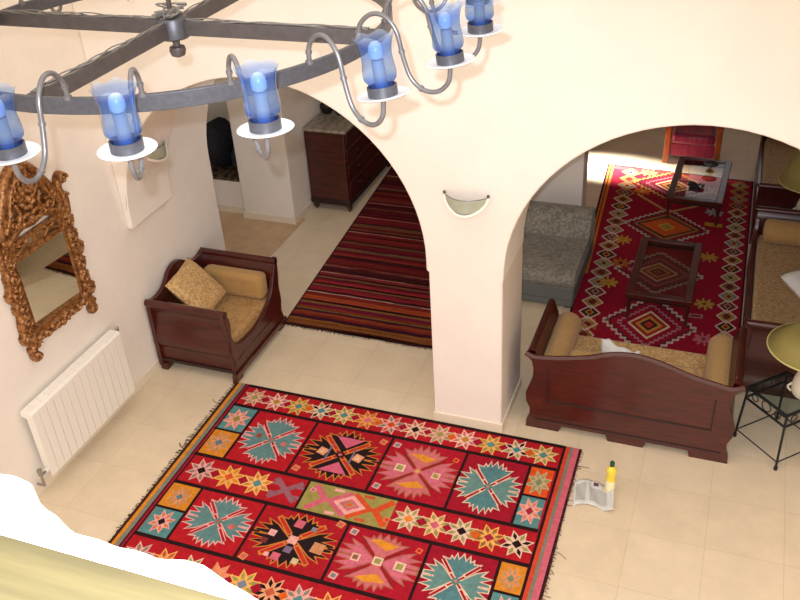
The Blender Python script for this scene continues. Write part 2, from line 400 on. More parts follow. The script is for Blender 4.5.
# ------------------------------------------------------------------ rugs
def dye(c): return (*srgb(c), 1)
class Rug:
    def __init__(s, tf, base_z): s.tf, s.z, s.v, s.f, s.c = tf, base_z, [], [], []
    def poly(s, pts, col, layer=1):
        tri = tessellate_polygon([[Vector((p[0], p[1], 0)) for p in pts]]); o = len(s.v)
        for p in pts:
            q = s.tf(p[0], p[1]); s.v.append((q[0], q[1], s.z+layer*.00045+(len(s.c) % 89)*2.5e-6))
        for t in tri: s.f.append(tuple(i+o for i in t)); s.c.append(col)
    def line(s, pts, w, col, layer=2, closed=False):
        n = len(pts)
        for i in range(n if closed else n-1):
            a, b = Vector(pts[i]), Vector(pts[(i+1) % n])
            if (b-a).length < 1e-6: continue
            t = (b-a).normalized()*w/2; q = Vector((-t.y, t.x))
            s.poly([a-t*.6-q, b+t*.6-q, b+t*.6+q, a-t*.6+q], col, layer)
    def rect(s, x0, x1, y0, y1, col, layer=1): s.poly([(x0, y0), (x1, y0), (x1, y1), (x0, y1)], col, layer)
    def slab(s, outline, col, h):
        q = [s.tf(*p) for p in outline]; n = len(q); o = len(s.v)
        s.v += [(a, b, s.z) for a, b in q]+[(a, b, s.z-h) for a, b in q]
        tri = tessellate_polygon([[Vector((p[0], p[1], 0)) for p in q]])
        for t in tri: s.f.append(tuple(i+o for i in t)); s.c.append(col)
        for i in range(n): s.f.append((o+i, o+(i+1) % n, o+(i+1) % n+n, o+i+n)); s.c.append(col)
    def build(s, name, parent):
        me = bpy.data.meshes.new(name); o = ORIGIN[parent.name]
        me.from_pydata([tuple(Vector(p)-o) for p in s.v], [], s.f)
        bm = bmesh.new(); bm.from_mesh(me)
        lay = bm.loops.layers.float_color.new('dye')
        bm.faces.ensure_lookup_table()
        for i, fc in enumerate(bm.faces):
            if fc.normal.z < -.5: fc.normal_flip()
            for l in fc.loops: l[lay] = dye(s.c[i])
        bm.to_mesh(me); bm.free(); me.materials.append(M['wool'])
        ob = bpy.data.objects.new(name, me); C.objects.link(ob); ob.parent = parent; ORIGIN[ob.name] = o
        return ob

RED, CRIM, TEAL, ORG, GOLD, PINK, DPINK = (178, 26, 36), (160, 20, 44), (88, 138, 138), (222, 84, 32), (214, 136, 40), (208, 100, 116), (190, 104, 92)
BLK, CREAM, OLIVE, GRAY, MAR, SAL, LPINK = (40, 18, 20), (232, 196, 170), (160, 150, 84), (130, 128, 128), (72, 14, 26), (226, 140, 104), (232, 168, 160)

def offset_poly(P, d):
    n = len(P); A = sum(P[i][0]*P[(i+1) % n][1]-P[(i+1) % n][0]*P[i][1] for i in range(n))
    sg = 1 if A > 0 else -1; out = []
    for i in range(n):
        a, b, c = Vector(P[i-1]), Vector(P[i]), Vector(P[(i+1) % n])
        e1, e2 = (b-a).normalized(), (c-b).normalized()
        n1, n2 = Vector((e1.y, -e1.x))*sg, Vector((e2.y, -e2.x))*sg
        bis = n1+n2
        if bis.length < 1e-3: out.append(tuple(b+n1*d)); continue
        bis.normalize(); k = min(2.2, 1/max(.3, bis.dot(n1)))
        out.append(tuple(b+bis*d*k))
    return out

def star8(R, cx, cy, rad, outline, petal, core, layer=2, sx=1., jit=True):
    # eight rhombic petals round a small diamond
    for k in range(8):
        a = PI/8+k*PI/4
        tip = (cx+rad*math.cos(a)*sx, cy+rad*math.sin(a))
        l = (cx+rad*.56*math.cos(a+.39)*sx, cy+rad*.56*math.sin(a+.39)); r = (cx+rad*.56*math.cos(a-.39)*sx, cy+rad*.56*math.sin(a-.39))
        q = [(cx, cy), r, tip, l]
        R.poly(q, outline, layer)
        cc = (cx+rad*.60*math.cos(a)*sx, cy+rad*.60*math.sin(a))
        R.poly([(cc[0]+(p[0]-cc[0])*.56, cc[1]+(p[1]-cc[1])*.56) for p in q], petal if not isinstance(petal, list) else petal[k % len(petal)], layer+1)
    d = rad*.30
    R.poly([(cx-d*1.3*sx, cy), (cx, cy-d*1.3), (cx+d*1.3*sx, cy), (cx, cy+d*1.3)], outline, layer+2)
    R.poly([(cx-d*sx, cy), (cx, cy-d), (cx+d*sx, cy), (cx, cy+d)], core, layer+3)

TOPL = [(0, .10), (-.42, .54), (-.56, .74), (-.36, .70), (-.34, .82), (-.24, .72), (-.20, .95), (-.11, .74), (0, .98), (.11, .74), (.20, .95), (.24, .72), (.34, .82), (.36, .70), (.56, .74), (.42, .54)]
SIDEL = [(-.10, 0), (-.54, .42), (-.80, .56), (-.66, .36), (-.98, .34), (-.66, .17), (-1.0, .12), (-1.0, .05), (-.68, .03), (-.68, -.03), (-1.0, -.05), (-1.0, -.12), (-.66, -.17), (-.98, -.34), (-.66, -.36), (-.80, -.56), (-.54, -.42)]
def medallion(R, cx, cy, hx, hy, outline, colT, colS, ow=.010, layer=2, core=(210, 120, 80)):
    layer = 4
    for poly_, col, s in ((TOPL, colT, 1), (TOPL, colT, -1), (SIDEL, colS, 1), (SIDEL, colS, -1)):
        P = [(cx+p[0]*hx*(s if poly_ is SIDEL else 1), cy+p[1]*hy*(s if poly_ is TOPL else 1)) for p in poly_]
        R.poly(offset_poly(P, ow), outline, layer); R.poly(P, col, layer+1)
    R.poly([(cx-hx*.16, cy), (cx, cy-hy*.16), (cx+hx*.16, cy), (cx, cy+hy*.16)], colT, layer+2)
    R.poly([(cx-hx*.07, cy), (cx, cy-hy*.07), (cx+hx*.07, cy), (cx, cy+hy*.07)], core, layer+3)
def dia(R, cx, cy, rx, ry, c1, c2, layer=4):
    R.poly([(cx-rx, cy), (cx, cy-ry), (cx+rx, cy), (cx, cy+ry)], c1, layer); R.poly([(cx-rx*.62, cy), (cx, cy-ry*.62), (cx+rx*.62, cy), (cx, cy+ry*.62)], c2, layer+1)
def sqd(R, cx, cy, r, c1, c2, layer=4, rot=.5):
    def q(k): return [(cx+k*math.cos(rot+PI/2*i), cy+k*math.sin(rot+PI/2*i)) for i in range(4)]
    R.poly(q(r), c1, layer); R.poly(q(r*.62), c2, layer+1)

def build_big_rug():
    t = thing('panelled_kilim_rug', (-2.24, 4.24, 0), 'large red kilim rug with star medallions in black-edged panels on the cream floor', 'rug')
    R = Rug(lambda x, y: (x+.018*math.sin(y*2.3), y), .009)
    X0, X1, Y0, Y1 = -3.75, -.72, 3.15, 5.30
    R.slab([(X0, Y0+.01), (X0+1.5, Y0-.01), (X1, Y0), (X1+.01, Y0+1), (X1-.01, Y1), (X0, Y1)], MAR, .009)
    R.rect(X0+.02, X1-.02, Y0+.02, Y1-.02, RED, 1)
    # side stripes
    for a, b, c in ((0, .025, (66, 36, 26)), (.025, .055, GOLD), (.055, .09, (128, 128, 116)), (.09, .105, (70, 22, 32)), (.105, .13, CRIM)):
        R.rect(X0+a, X0+b, Y0, Y1, c, 2)
    for a, b, c in ((0, .02, (56, 24, 30)), (.02, .065, PINK), (.065, .09, (132, 124, 110)), (.09, .12, (206, 72, 48)), (.12, .14, MAR)):
        R.rect(X1-b, X1-a, Y0, Y1, c, 2)
    xi0, xi1 = X0+.13, X1-.13
    L = 3
    def h(y, w=.03, x0=xi0, x1=xi1): R.rect(x0, x1, y-w/2, y+w/2, BLK, L)
    def v(x, y0, y1, w=.022): R.rect(x-w/2, x+w/2, y0, y1, BLK, L)
    for y in (Y1-.015, 5.02, 4.385, 4.065, 3.52, Y0+.015): h(y, .034)
    v(xi0, Y0, Y1, .014); v(xi1, Y0, Y1, .02)
    xs = [-3.365, -2.82, -2.155, -1.54, -1.045]
    for ya, yb in ((4.385, 5.02), (3.52, 4.065)):
        for x in xs: v(x, ya, yb)
    # panel grounds, each a slightly different red
    for (ya, yb) in ((4.402, 5.003), (3.537, 4.05)):
        for i in range(4):
            R.rect(xs[i]+.011, xs[i+1]-.011, ya, yb, [(182, 26, 36), (170, 24, 36), (172, 22, 42), (160, 20, 42)][i], 2)
    # corner squares
    for ya, yb, cl, cr in ((4.70, 5.003, TEAL, ORG), (4.402, 4.70, GOLD, TEAL), (3.80, 4.05, GOLD, GOLD), (3.537, 3.80, TEAL, TEAL)):
        R.rect(xi0+.007, xs[0]-.011, ya, yb, cl, 2); R.rect(xs[4]+.011, xi1-.01, ya, yb, cr, 2)
        pal = {TEAL: (LPINK, SAL), GOLD: (SAL, (170, 150, 90)), ORG: ((196, 170, 140), OLIVE)}
        cy = (ya+yb)/2; rr = (yb-ya)*.46
        star8(R, (xi0+xs[0])/2, cy, rr, pal[cl][0], pal[cl][1] if ya != 3.537 else (214, 118, 72), (150, 140, 60) if cl == TEAL and ya > 4.6 else ((40, 20, 30) if ya == 3.537 else (96, 128, 132)), 3, .86)
        star8(R, (xs[4]+xi1)/2, cy, rr, pal[cr][0], pal[cr][1], (160, 40, 50) if cr == TEAL else (130, 140, 100), 3, .72)
    for y in (4.70, 3.80):
        R.rect(xi0, xs[0], y-.011, y+.011, BLK, 3); R.rect(xs[4], xi1, y-.011, y+.011, BLK, 3)
    # star bands
    def band(y, x0, x1, n, rad, cores, outs, pets):
        for i in range(n):
            x = x0+(x1-x0)*(i+.5)/n
            star8(R, x, y, rad, outs[i % len(outs)], pets[i % len(pets)], cores[i % len(cores)], 3, .98)
            if i < n-1:
                xm = x+(x1-x0)/n/2; k = .045
                R.poly([(xm-k*1.35, y), (xm, y-k*1.35), (xm+k*1.35, y), (xm, y+k*1.35)], outs[(i+1) % len(outs)], 2)
                R.poly([(xm-k, y), (xm, y-k), (xm+k, y), (xm, y+k)], [CRIM, CRIM, (214, 96, 30)][i % 3], 3)
    outs = [LPINK, CREAM, (234, 176, 96), CREAM, (236, 190, 130), (236, 160, 90), LPINK, CREAM]
    pets = [OLIVE, PINK, (170, 140, 70), [OLIVE, BLK], OLIVE, (206, 110, 60), [(120, 130, 110), (200, 80, 50)], (196, 110, 96)]
    cores = [OLIVE, (190, 130, 50), TEAL, (70, 140, 140), TEAL, (220, 110, 120), (214, 72, 30), BLK]
    band(5.15, xi0+.03, xi1-.03, 13, .125, cores, outs, pets)
    band(4.225, xi0+.03, -2.86, 3, .135, [BLK, ORG, TEAL], [LPINK, (240, 176, 96), (242, 186, 110)], [(150, 120, 110), GOLD, (206, 130, 60)])
    band(4.225, -1.86, xi1-.02, 5, .13, [(230, 140, 50), PINK, BLK, (170, 40, 60), BLK], [CREAM, (240, 190, 140), CREAM, (240, 176, 90), CREAM], [OLIVE, OLIVE, OLIVE, (150, 100, 60), [BLK, OLIVE]])
    band(3.34, xi0+.03, xi1-.03, 13, .135, [TEAL, (220, 120, 60), (110, 140, 150), OLIVE, (120, 130, 150), (190, 90, 60)], [LPINK, (240, 170, 100), CREAM, SAL, (242, 180, 90), (226, 160, 120)], [(140, 130, 110), (190, 90, 50), OLIVE, SAL, OLIVE, BLK])
    # grey-mauve cross and green panel in the middle band
    for s in (1, -1):
        R.line([(-2.845, 4.225-s*.09), (-2.645, 4.225+s*.09)], .045, (150, 96, 108), 3)
        R.line([(-2.86, 4.225+s*.05), (-2.80, 4.225+s*.05)], .03, (150, 96, 108), 3); R.line([(-2.69, 4.225+s*.05), (-2.62, 4.225+s*.05)], .03, (150, 96, 108), 3)
    R.rect(-2.60, -1.89, 4.083, 4.368, (158, 146, 78), 2); v(-2.6, 4.083, 4.368, .02)
    cx = -2.22
    for sx in (-1, 1):
        for sy in (-1, 1):
            R.line([(cx+sx*.30, 4.225+sy*.11), (cx+sx*.20, 4.225), ], .05, PINK if sx < 0 else (214, 80, 40), 3)
            R.line([(cx+sx*.02, 4.225+sy*.11), (cx+sx*.16, 4.225)], .04, PINK if sx < 0 else (214, 80, 40), 3)
            R.rect(cx+sx*.12-.04, cx+sx*.12+.04, 4.225+sy*.115-.014, 4.225+sy*.115+.014, LPINK if sx < 0 else (206, 84, 50), 3)
    dia(R, cx, 4.225, .13, .10, LPINK, PINK, 4); dia(R, cx, 4.225, .045, .035, OLIVE, (220, 90, 60), 6); sqd(R, cx-.32, 4.29, .03, LPINK, PINK, 4); sqd(R, cx+.31, 4.17, .03, (236, 120, 80), (200, 60, 40), 4)
    # medallions
    for row, (yc, hy) in enumerate(((4.70, .285), (3.795, .245))):
        tc_ = (96, 134, 134)
        x = (xs[0]+xs[1])/2
        medallion(R, x, yc, .245, hy*.95, LPINK, tc_, tc_, core=(196, 96, 70))
        sqd(R, x-.12, yc+.02, .035, (150, 90, 70), (140, 70, 56), 9) if row == 0 else sqd(R, x+.13, yc-.02, .03, (190, 110, 100), (190, 90, 80), 9)
        sqd(R, x+.12, yc-.02, .03, (206, 110, 100), (206, 110, 100), 9)
        for sx in (-1, 1):
            for sy in (-1, 1):
                R.line([(x+sx*.05, yc+sy*.06), (x+sx*.128, yc+sy*.150)], .034, LPINK, 8)
                R.line([(x+sx*.055, yc+sy*.066), (x+sx*.133, yc+sy*.156)], .018, (176, 30, 44), 9)
        x = (xs[1]+xs[2])/2
        medallion(R, x, yc, .30, hy*.98, (206, 124, 50), (36, 22, 26), (36, 22, 26), core=(200, 100, 110))
        for sx in (-1, 1):
            for sy in (-1, 1):
                R.line([(x+sx*.05, yc+sy*.05), (x+sx*.175, yc+sy*.172)], .042, (210, 128, 60), 8)
                R.line([(x+sx*.055, yc+sy*.055), (x+sx*.168, yc+sy*.165)], .026, (196, 50, 36), 9)
                sqd(R, x+sx*.275, yc+sy*.235, .04, (222, 140, 80), (206, 96, 96), 8) if (sx+sy) else None
            R.line([(x+sx*.27, yc), (x+sx*.33, yc)], .016, BLK, 8)
        if row == 0:
            for s in (1, -1):
                R.poly([(x-.11, yc+s*.20), (x+.13, yc+s*.20), (x+.02, yc+s*.08)], (210, 96, 124), 9)
                sqd(R, x-s*.15, yc, .055, (226, 150, 110), (230, 180, 140), 9)
                R.line([(x-s*.10, yc-.09), (x-s*.10, yc+.09)], .016, (120, 110, 130), 9)
        else:
            for px_, py_, r_, c_1 in ((-.01, .15, .05, PINK), (.11, .13, .03, GRAY), (-.17, .02, .04, LPINK), (.0, .0, .05, LPINK), (.20, -.02, .065, (206, 140, 96)), (.0, -.09, .04, (130, 104, 130)), (-.06, -.17, .045, PINK), (.09, -.17, .035, (206, 180, 140)), (-.2, -.06, .035, (120, 50, 50)), (-.13, -.17, .025, LPINK)):
                sqd(R, x+px_, yc+py_, r_, c_1, c_1, 10, .7)
        x = (xs[2]+xs[3])/2
        medallion(R, x, yc, .285, hy*.98, (176, 104, 80), (206, 110, 116), (208, 106, 124), core=(206, 170, 60))
        for sx in (-1, 1):
            for sy in (-1, 1):
                R.line([(x+sx*.05, yc+sy*.05), (x+sx*.16, yc+sy*.158)], .022, (150, 36, 40), 8)
        for s in (1, -1): R.poly([(x-.11, yc+s*.165), (x-.04, yc+s*.19), (x+.11, yc+s*.16), (x+.03, yc+s*.10)], (224, 146, 48), 9)
        sqd(R, x-.14 if row == 0 else x+.16, yc, .055, CREAM, OLIVE, 10, .75); sqd(R, x+.15 if row == 0 else x-.16, yc-.01, .045, (226, 190, 160), (170, 140, 80) if row == 0 else (150, 90, 80), 10, .75)
        if row: sqd(R, x, yc, .05, CREAM, OLIVE, 11, .75)
        sqd(R, xs[2]+.06, yc+hy*.82, .04, LPINK, GRAY, 9, .6); sqd(R, xs[2]+.06, yc-hy*.82, .04, LPINK, GRAY, 9, .6); sqd(R, xs[3]-.06, yc+hy*.7, .03, (236, 120, 60), (190, 40, 50), 8)
        x = (xs[3]+xs[4])/2
        medallion(R, x, yc, .225, hy*.95, CREAM, (86, 130, 134), (102, 140, 134), core=(190, 130, 90))
        for sx in (-1, 1):
            for sy in (-1, 1):
                R.line([(x+sx*.05, yc+sy*.06), (x+sx*.122, yc+sy*.150)], .034, CREAM, 8)
                R.line([(x+sx*.055, yc+sy*.066), (x+sx*.127, yc+sy*.156)], .018, (166, 26, 44), 9)
    R.build('woven_field', t)
    for side, xe, m_ in ((-1, X0, 'fringe'), (1, X1, 'fringe_tan')):
        fb = MB(); y = Y0+.03
        while y < Y1-.02:
            l = rnd.uniform(.008, .028)*(3 if rnd.random() < .07 else 1); a = rnd.uniform(-.9, .9)
            x = xe+.018*math.sin(y*2.3)
            pts = [(x-side*.01, y, .006), (x+side*l*.5, y+a*l*.3, .008), (x+side*l, y+a*l, .004)]
            if l > .06: pts.append((x+side*l*1.2, y+a*l*1.6, .004))
            fb.tube(pts, rnd.uniform(.002, .0045), 4); y += rnd.uniform(.008, .03)
        o = fb.build('fringe', M[m_], t); o['kind'] = 'stuff'
    return t
build_big_rug()

def build_striped_rug():
    t = thing('striped_kilim_rug', (-3.0, 8.2, 0), 'long dark red kilim runner woven in narrow stripes, lying beyond the left arch', 'rug')
    x0a, x0b, ya, yb = -3.77, -4.03, 6.235, 9.9
    YE = 12.2
    def tf(u, y):   # u 0..1 across, y along
        xl = x0a+(x0b-x0a)*(y-ya)/(yb-ya); xr = -2.02
        bump = .03*math.exp(-((u-.56)/.03)**2)*math.exp(-((y-ya)/.12)**2)
        return (xl+(xr-xl)*u, y+.03*u+.012*math.sin(u*5+1)+.004*math.sin(u*31)+bump)
    R = Rug(tf, .008)
    R.slab([(0, ya)]+[(i/30, ya) for i in range(1, 31)]+[(1, YE)]+[(i/30, YE) for i in range(29, 0, -1)]+[(0, YE)], (70, 20, 26), .008)
    seq = [((58, 22, 18), .035), ((128, 72, 34), .075), ((150, 92, 44), .03), ((60, 18, 34), .05), ((138, 40, 34), .03), ((140, 60, 34), .045), ((76, 18, 40), .03), ((124, 96, 48), .03),
           ((146, 54, 34), .03), ((110, 22, 46), .05), ((134, 88, 50), .04), ((40, 14, 18), .022), ((160, 66, 36), .055), ((172, 74, 38), .03), ((128, 36, 34), .05), ((206, 176, 150), .014), ((74, 20, 32), .035),
           ((140, 36, 40), .05), ((120, 30, 50), .03), ((128, 84, 52), .035), ((52, 16, 24), .02), ((150, 40, 40), .05), ((98, 22, 40), .045), ((132, 80, 56), .03), ((62, 16, 26), .03), ((140, 40, 46), .045), ((200, 150, 130), .012)]
    pal = [(120, 28, 36), (136, 34, 38), (96, 20, 34), (84, 24, 30), (66, 22, 26), (128, 70, 48), (140, 52, 40), (108, 26, 42), (120, 36, 32), (110, 76, 52)]
    y = ya
    k = 0
    while y < YE-.03:
        if k < len(seq): c, w = seq[k]
        else:
            c, w = pal[rnd.randrange(len(pal))], rnd.uniform(.016, .045)
            if k % 13 == 5: c, w = (196, 150, 128), .012
        n = 30
        R.poly([(i/n, y) for i in range(n+1)]+[(i/n, min(YE, y+w)) for i in range(n, -1, -1)], c, 1); y += w; k += 1
    n = 30
    for i in range(60):
        y0 = ya+(YE-ya)*i/60; y1 = ya+(YE-ya)*(i+1)/60
        R.poly([(0, y0), (.008, y0), (.008, y1), (0, y1)], (40, 20, 20), 2)
    R.build('woven_field', t)
    fb = MB(); u = 0
    while u < 1:
        p = tf(u, ya); fb.tube([(p[0], p[1]+.01, .006), (p[0]+rnd.uniform(-.01, .01), p[1]-rnd.uniform(.012, .035), .003)], .003, 4); u += rnd.uniform(.004, .012)
    o = fb.build('fringe', M['fringe'], t); o['kind'] = 'stuff'
build_striped_rug()

def build_diamond_rug():
    t = thing('diamond_kilim_rug', (-.45, 8.4, 0), 'crimson kilim rug with diamond medallions under the two coffee tables', 'rug')
    FL, FR, BL, BR = (-1.15, 6.45), (.338, 6.6), (-1.39, 10.60), (.338, 10.48)
    def tf(u, v):
        return tuple((1-v)*((1-u)*FL[i]+u*FR[i])+v*((1-u)*BL[i]+u*BR[i]) for i in (0, 1))
    R = Rug(tf, .009)
    CR = (150, 18, 44)
    R.slab([(0, 0), (1, 0), (1, 1), (0, 1)], (60, 14, 24), .009)
    R.rect(.012, .99, .004, .996, CR, 1)
    R.rect(.012, .05, .35, .996, (206, 124, 40), 2); R.rect(.024, .034, .35, .99, (170, 40, 40), 3); R.rect(0, .014, 0, 1, (46, 18, 22), 3)
    R.rect(.05, .95, .972, .992, (190, 60, 60), 2)
    # diamond chains near both edges
    cols = [(60, 34, 36), OLIVE, (150, 110, 60), (130, 130, 120), (120, 50, 40), (170, 130, 60)]
    def chain(fu, n, rx):
        for i in range(n):
            v = .02+.96*(i+.5)/n; u = fu(v); ry = .96/n*.62
            c = cols[(i*5+3) % 6]
            R.poly([(u-rx, v), (u, v-ry*.8), (u+rx, v), (u, v+ry*.8)], c, 2); dia(R, u, v, rx*.5, ry*.5, [(200, 150, 60), (60, 30, 40), (150, 150, 130)][i % 3], (140, 30, 40), 4)
            lc = (214, 190, 170) if v < .8 else (190, 140, 80)
            R.line([(u-rx*1.15, v+ry*.0), (u, v+ry), (u+rx*1.15, v)], .006, lc, 3); R.line([(u-rx*1.15, v), (u, v-ry), (u+rx*1.15, v)], .006, lc, 3)
    chain(lambda v: .105+.075*v, 21, .055)
    chain(lambda v: .915-.0*v, 21, .05)
    # stepped diamond medallions up the middle
    def steps(cu, cv, ru, rv, n, w, col, layer=2):
        for su in (-1, 1):
            for sv in (-1, 1):
                pts = []
                for i in range(n):
                    a, b = i/n, (i+1)/n
                    pts += [(cu+su*ru*(1-a), cv+sv*rv*a), (cu+su*ru*(1-a), cv+sv*rv*(a+.5/n)), (cu+su*ru*(1-b), cv+sv*rv*(a+.5/n)), (cu+su*ru*(1-b), cv+sv*rv*b)]
                R.line(pts, w, col, layer)
    for cv, rv in ((.155, .125), (.395, .10), (.64, .105), (.90, .10)):
        ru = .27
        steps(.48, cv, ru, rv, 9, .009, (200, 176, 160) if cv < .8 else (214, 150, 80)); steps(.48, cv, ru*.93, rv*.9, 9, .006, (70, 30, 40)); steps(.48, cv, ru*.68, rv*.68, 8, .006, (170, 120, 130))
        R.poly([(.48-ru*.42, cv), (.48, cv-rv*.42), (.48+ru*.42, cv), (.48, cv+rv*.42)], (166, 40, 40), 2)
        R.line([(.48-ru*.44, cv), (.48, cv-rv*.44), (.48+ru*.44, cv), (.48, cv+rv*.44)], .008, (220, 196, 160), 3, True)
        R.poly([(.48-ru*.30, cv), (.48, cv-rv*.30), (.48+ru*.30, cv), (.48, cv+rv*.30)], (196, 140, 60), 4)
        dia(R, .48, cv, ru*.2, rv*.2, (50, 22, 30), (180, 60, 40), 5)
    cv = .64
    R.line([(.48-.20, cv), (.48, cv+.072), (.48+.20, cv), (.48, cv-.072)], .012, (150, 116, 66), 6, True)
    R.poly([(.48-.19, cv), (.48, cv+.064), (.48+.19, cv), (.48, cv-.064)], (44, 20, 26), 6); R.poly([(.48-.17, cv), (.48, cv+.056), (.48+.17, cv), (.48, cv-.056)], (204, 92, 36), 7)
    dia(R, .48, cv, .06, .026, (220, 150, 60), (150, 140, 70), 8)
    # filler stars
    def burst(u, v, r, col, c2):
        for k in range(4):
            R.line([(u-r*math.cos(k*PI/4+.2), v-r*.42*math.sin(k*PI/4+.2)), (u+r*math.cos(k*PI/4+.2), v+r*.42*math.sin(k*PI/4+.2))], .012, col, 3)
        dia(R, u, v, r*.5, r*.25, col, c2, 4)
    for u, v, c1, c2 in ((.19, .32, (186, 156, 60), (200, 120, 40)), (.78, .27, (180, 150, 70), (150, 60, 40)), (.22, .54, (196, 146, 60), (190, 130, 40)), (.77, .50, (180, 140, 60), (190, 150, 60)), (.28, .84, (210, 110, 40), (220, 170, 60)), (.77, .76, (176, 168, 170), (140, 140, 150)), (.13, .13, (170, 110, 50), (90, 30, 40)), (.8, .12, (186, 100, 110), (120, 60, 70)), (.3, .97, (230, 150, 90), (200, 90, 50)), (.24, .42, (190, 110, 50), (90, 30, 30)), (.76, .9, (196, 120, 60), (150, 60, 60))):
        burst(u, v, .055, c1, c2)
    R.rect(.72, .83, .675, .695, (196, 146, 40), 3); R.rect(.70, .78, .205, .222, (176, 120, 124), 3); R.rect(.71, .77, .209, .218, (120, 40, 60), 4)
    for s, u0 in ((1, .28), (-1, .72)):
        R.line([(u0-s*.03, .82), (.48-s*.02, .735), (.48, .73)], .012, (200, 150, 90), 3)
    R.build('woven_field', t)
    fb = MB(); u = 0
    while u < 1:
        p = tf(u, 1.0); fb.tube([(p[0], p[1]-.01, .006), (p[0]+rnd.uniform(-.01, .01), p[1]+rnd.uniform(.03, .07), .004)], .004, 4); u += rnd.uniform(.006, .014)
    o = fb.build('fringe', M['white_cloth'], t, label='pale fringe along the far edge'); o['kind'] = 'stuff'
build_diamond_rug()

# ------------------------------------------------------------------ furniture helpers
def cushion(w, h, t, mx, name, material, parent=None, n=16, puff=1.0):
    # square pillow in local xy, thickness along z, placed by matrix mx
    def surf(sgn):
        def fn(u, v):
            x, y = 2*u-1, 2*v-1
            e = max(0, (1-x**4)*(1-y**4))**.5
            k = 1-.06*(1-abs(x))*abs(y)**3
            return Vector((x*w/2*(1-.05*(1-y*y)*0-.04*(1-abs(y))*(abs(x)**6)), y*h/2*(1-.04*(1-abs(x))*(abs(y)**6)), sgn*t/2*e*puff))
        return fn
    m_ = MB().grid(surf(1), n, n).grid(surf(-1), n, n).xform(mx)
    return m_.build(name, material, parent, smooth=80)
def bolster(a, b, r, name, material, parent=None, flat=1.0):
    a, b = Vector(a), Vector(b); d = (b-a).normalized(); L_ = (b-a).length
    pts, rs = [], []
    for i in range(6): t = i/5; pts.append(a+d*(r*.35*t)); rs.append(r*(.55+.45*math.sin(t*PI/2)) if i else r*.02)
    for i in range(1, 10): pts.append(a+d*(r*.35+(L_-r*.7)*i/10)); rs.append(r*(1+.01*math.sin(i*2)))
    for i in range(6): t = i/5; pts.append(b-d*(r*.35*(1-t))); rs.append(r*(.55+.45*math.cos(t*PI/2)) if i < 5 else r*.02)
    return MB().tube(pts, rs, 24).build(name, material, parent, smooth=60)
def rbox(x0, x1, y0, y1, z0, z1): return MB().box(x0, x1, y0, y1, z0, z1)

# S-shaped sleigh end profile: (offset outward, height); outward flare at the top
def sleigh(h, flare=.05, belly=.03):
    return s2([(0.03, 0), (.03, .06), (.0, .15), (.005, .22), (belly, .33*h/.72), (.012, .48*h/.72), (.0, .58*h/.72), (.012, .66*h/.72), (flare, .99*h/.72*.72/.72 if False else h-.012)], 6)

# ------------------------------------------------------------------ armchair by the left wall
def build_armchair():
    t = thing('sleigh_armchair', (-4.12, 5.76, 0), 'deep dark mahogany armchair with scrolled ends and tan seat by the left wall', 'armchair')
    x0, x1 = -4.525, -3.745; yn, yf = 5.31, 6.22
    for side, y, nm in ((-1, yn, 'near_end'), (1, yf, 'far_end')):
        prof = [(.035, .0), (.035, .10), (.018, .13), (.02, .24), (.046, .31), (.040, .40), (.012, .53), (.016, .62), (.06, .70)]
        line = [(y-side*.05+side*p[0], p[1]) for p in s2(prof[1:], 5)]
        m_ = MB().prism(thick(line, .045), x0, x1-.02, 'x')
        m_.tube([(x0, y+side*.012, .712), (x1, y+side*.012, .712)], .032, 14)
        o = m_.build('scrolled_end', M['wood'], t, smooth=40)
        g = MB()
        yo = y+side*.004
        g.box(x0+.06, x1-.06, yo-.006, yo+.006, .275, .29); g.box(x0, x1, y-.014, y+.014, .095, .125)
        g.build('moulding', M['groove'], o, bevel=.003)
    # front rail: U shaped, feet below
    U = [(5.285, .74), (5.31, .64), (5.335, .5), (5.36, .405), (5.42, .345), (5.55, .315), (5.76, .31), (5.95, .36), (6.07, .45), (6.14, .56), (6.20, .68), (6.235, .745)]
    up = s2(U, 5)
    poly = [(6.26, .745), (6.25, .60), (6.225, .45), (6.235, .30), (6.21, .20), (6.235, .11), (6.25, .06), (6.26, 0), (6.13, 0), (6.10, .05), (5.43, .05), (5.40, 0), (5.275, 0), (5.285, .06), (5.30, .11), (5.32, .20), (5.295, .30), (5.305, .45), (5.28, .60), (5.262, .735)]
    fr = MB().prism(up+poly, x1-.04, x1, 'x').build('front_rail', M['wood'], t, smooth=40, bevel=.006)
    MB().box(x1-.004, x1+.018, 5.28, 6.255, .055, .10).box(x1-.004, x1+.006, 5.36, 6.17, .20, .212).build('moulding', M['wood_edge'], fr, bevel=.004)
    bk = s2([(5.29, .73), (5.42, .70), (5.55, .73), (5.66, .82), (5.76, .85), (5.86, .83), (5.97, .75), (6.10, .715), (6.24, .745)], 5)
    b = MB().prism(bk+[(6.24, .05), (5.29, .05)], x0-.01, x0+.03, 'x').build('back_panel', M['wood'], t, smooth=40, bevel=.008)
    for y in (5.34, 6.19): MB().box(x0, x0+.07, y-.05, y+.05, 0, .07).build('foot', M['wood'], t, bevel=.006)
    MB().box(x0+.03, x1-.04, 5.33, 6.20, .13, .20).build('seat_frame', M['wood'], t)
    seat = MB().box(x0+.04, x1-.045, 5.335, 6.195, .20, .40).build('seat_mattress', M['tan'], t, smooth=60, bevel=.03)
    return t
build_armchair()
def set_tag(o, *a): return tag(o, *a)
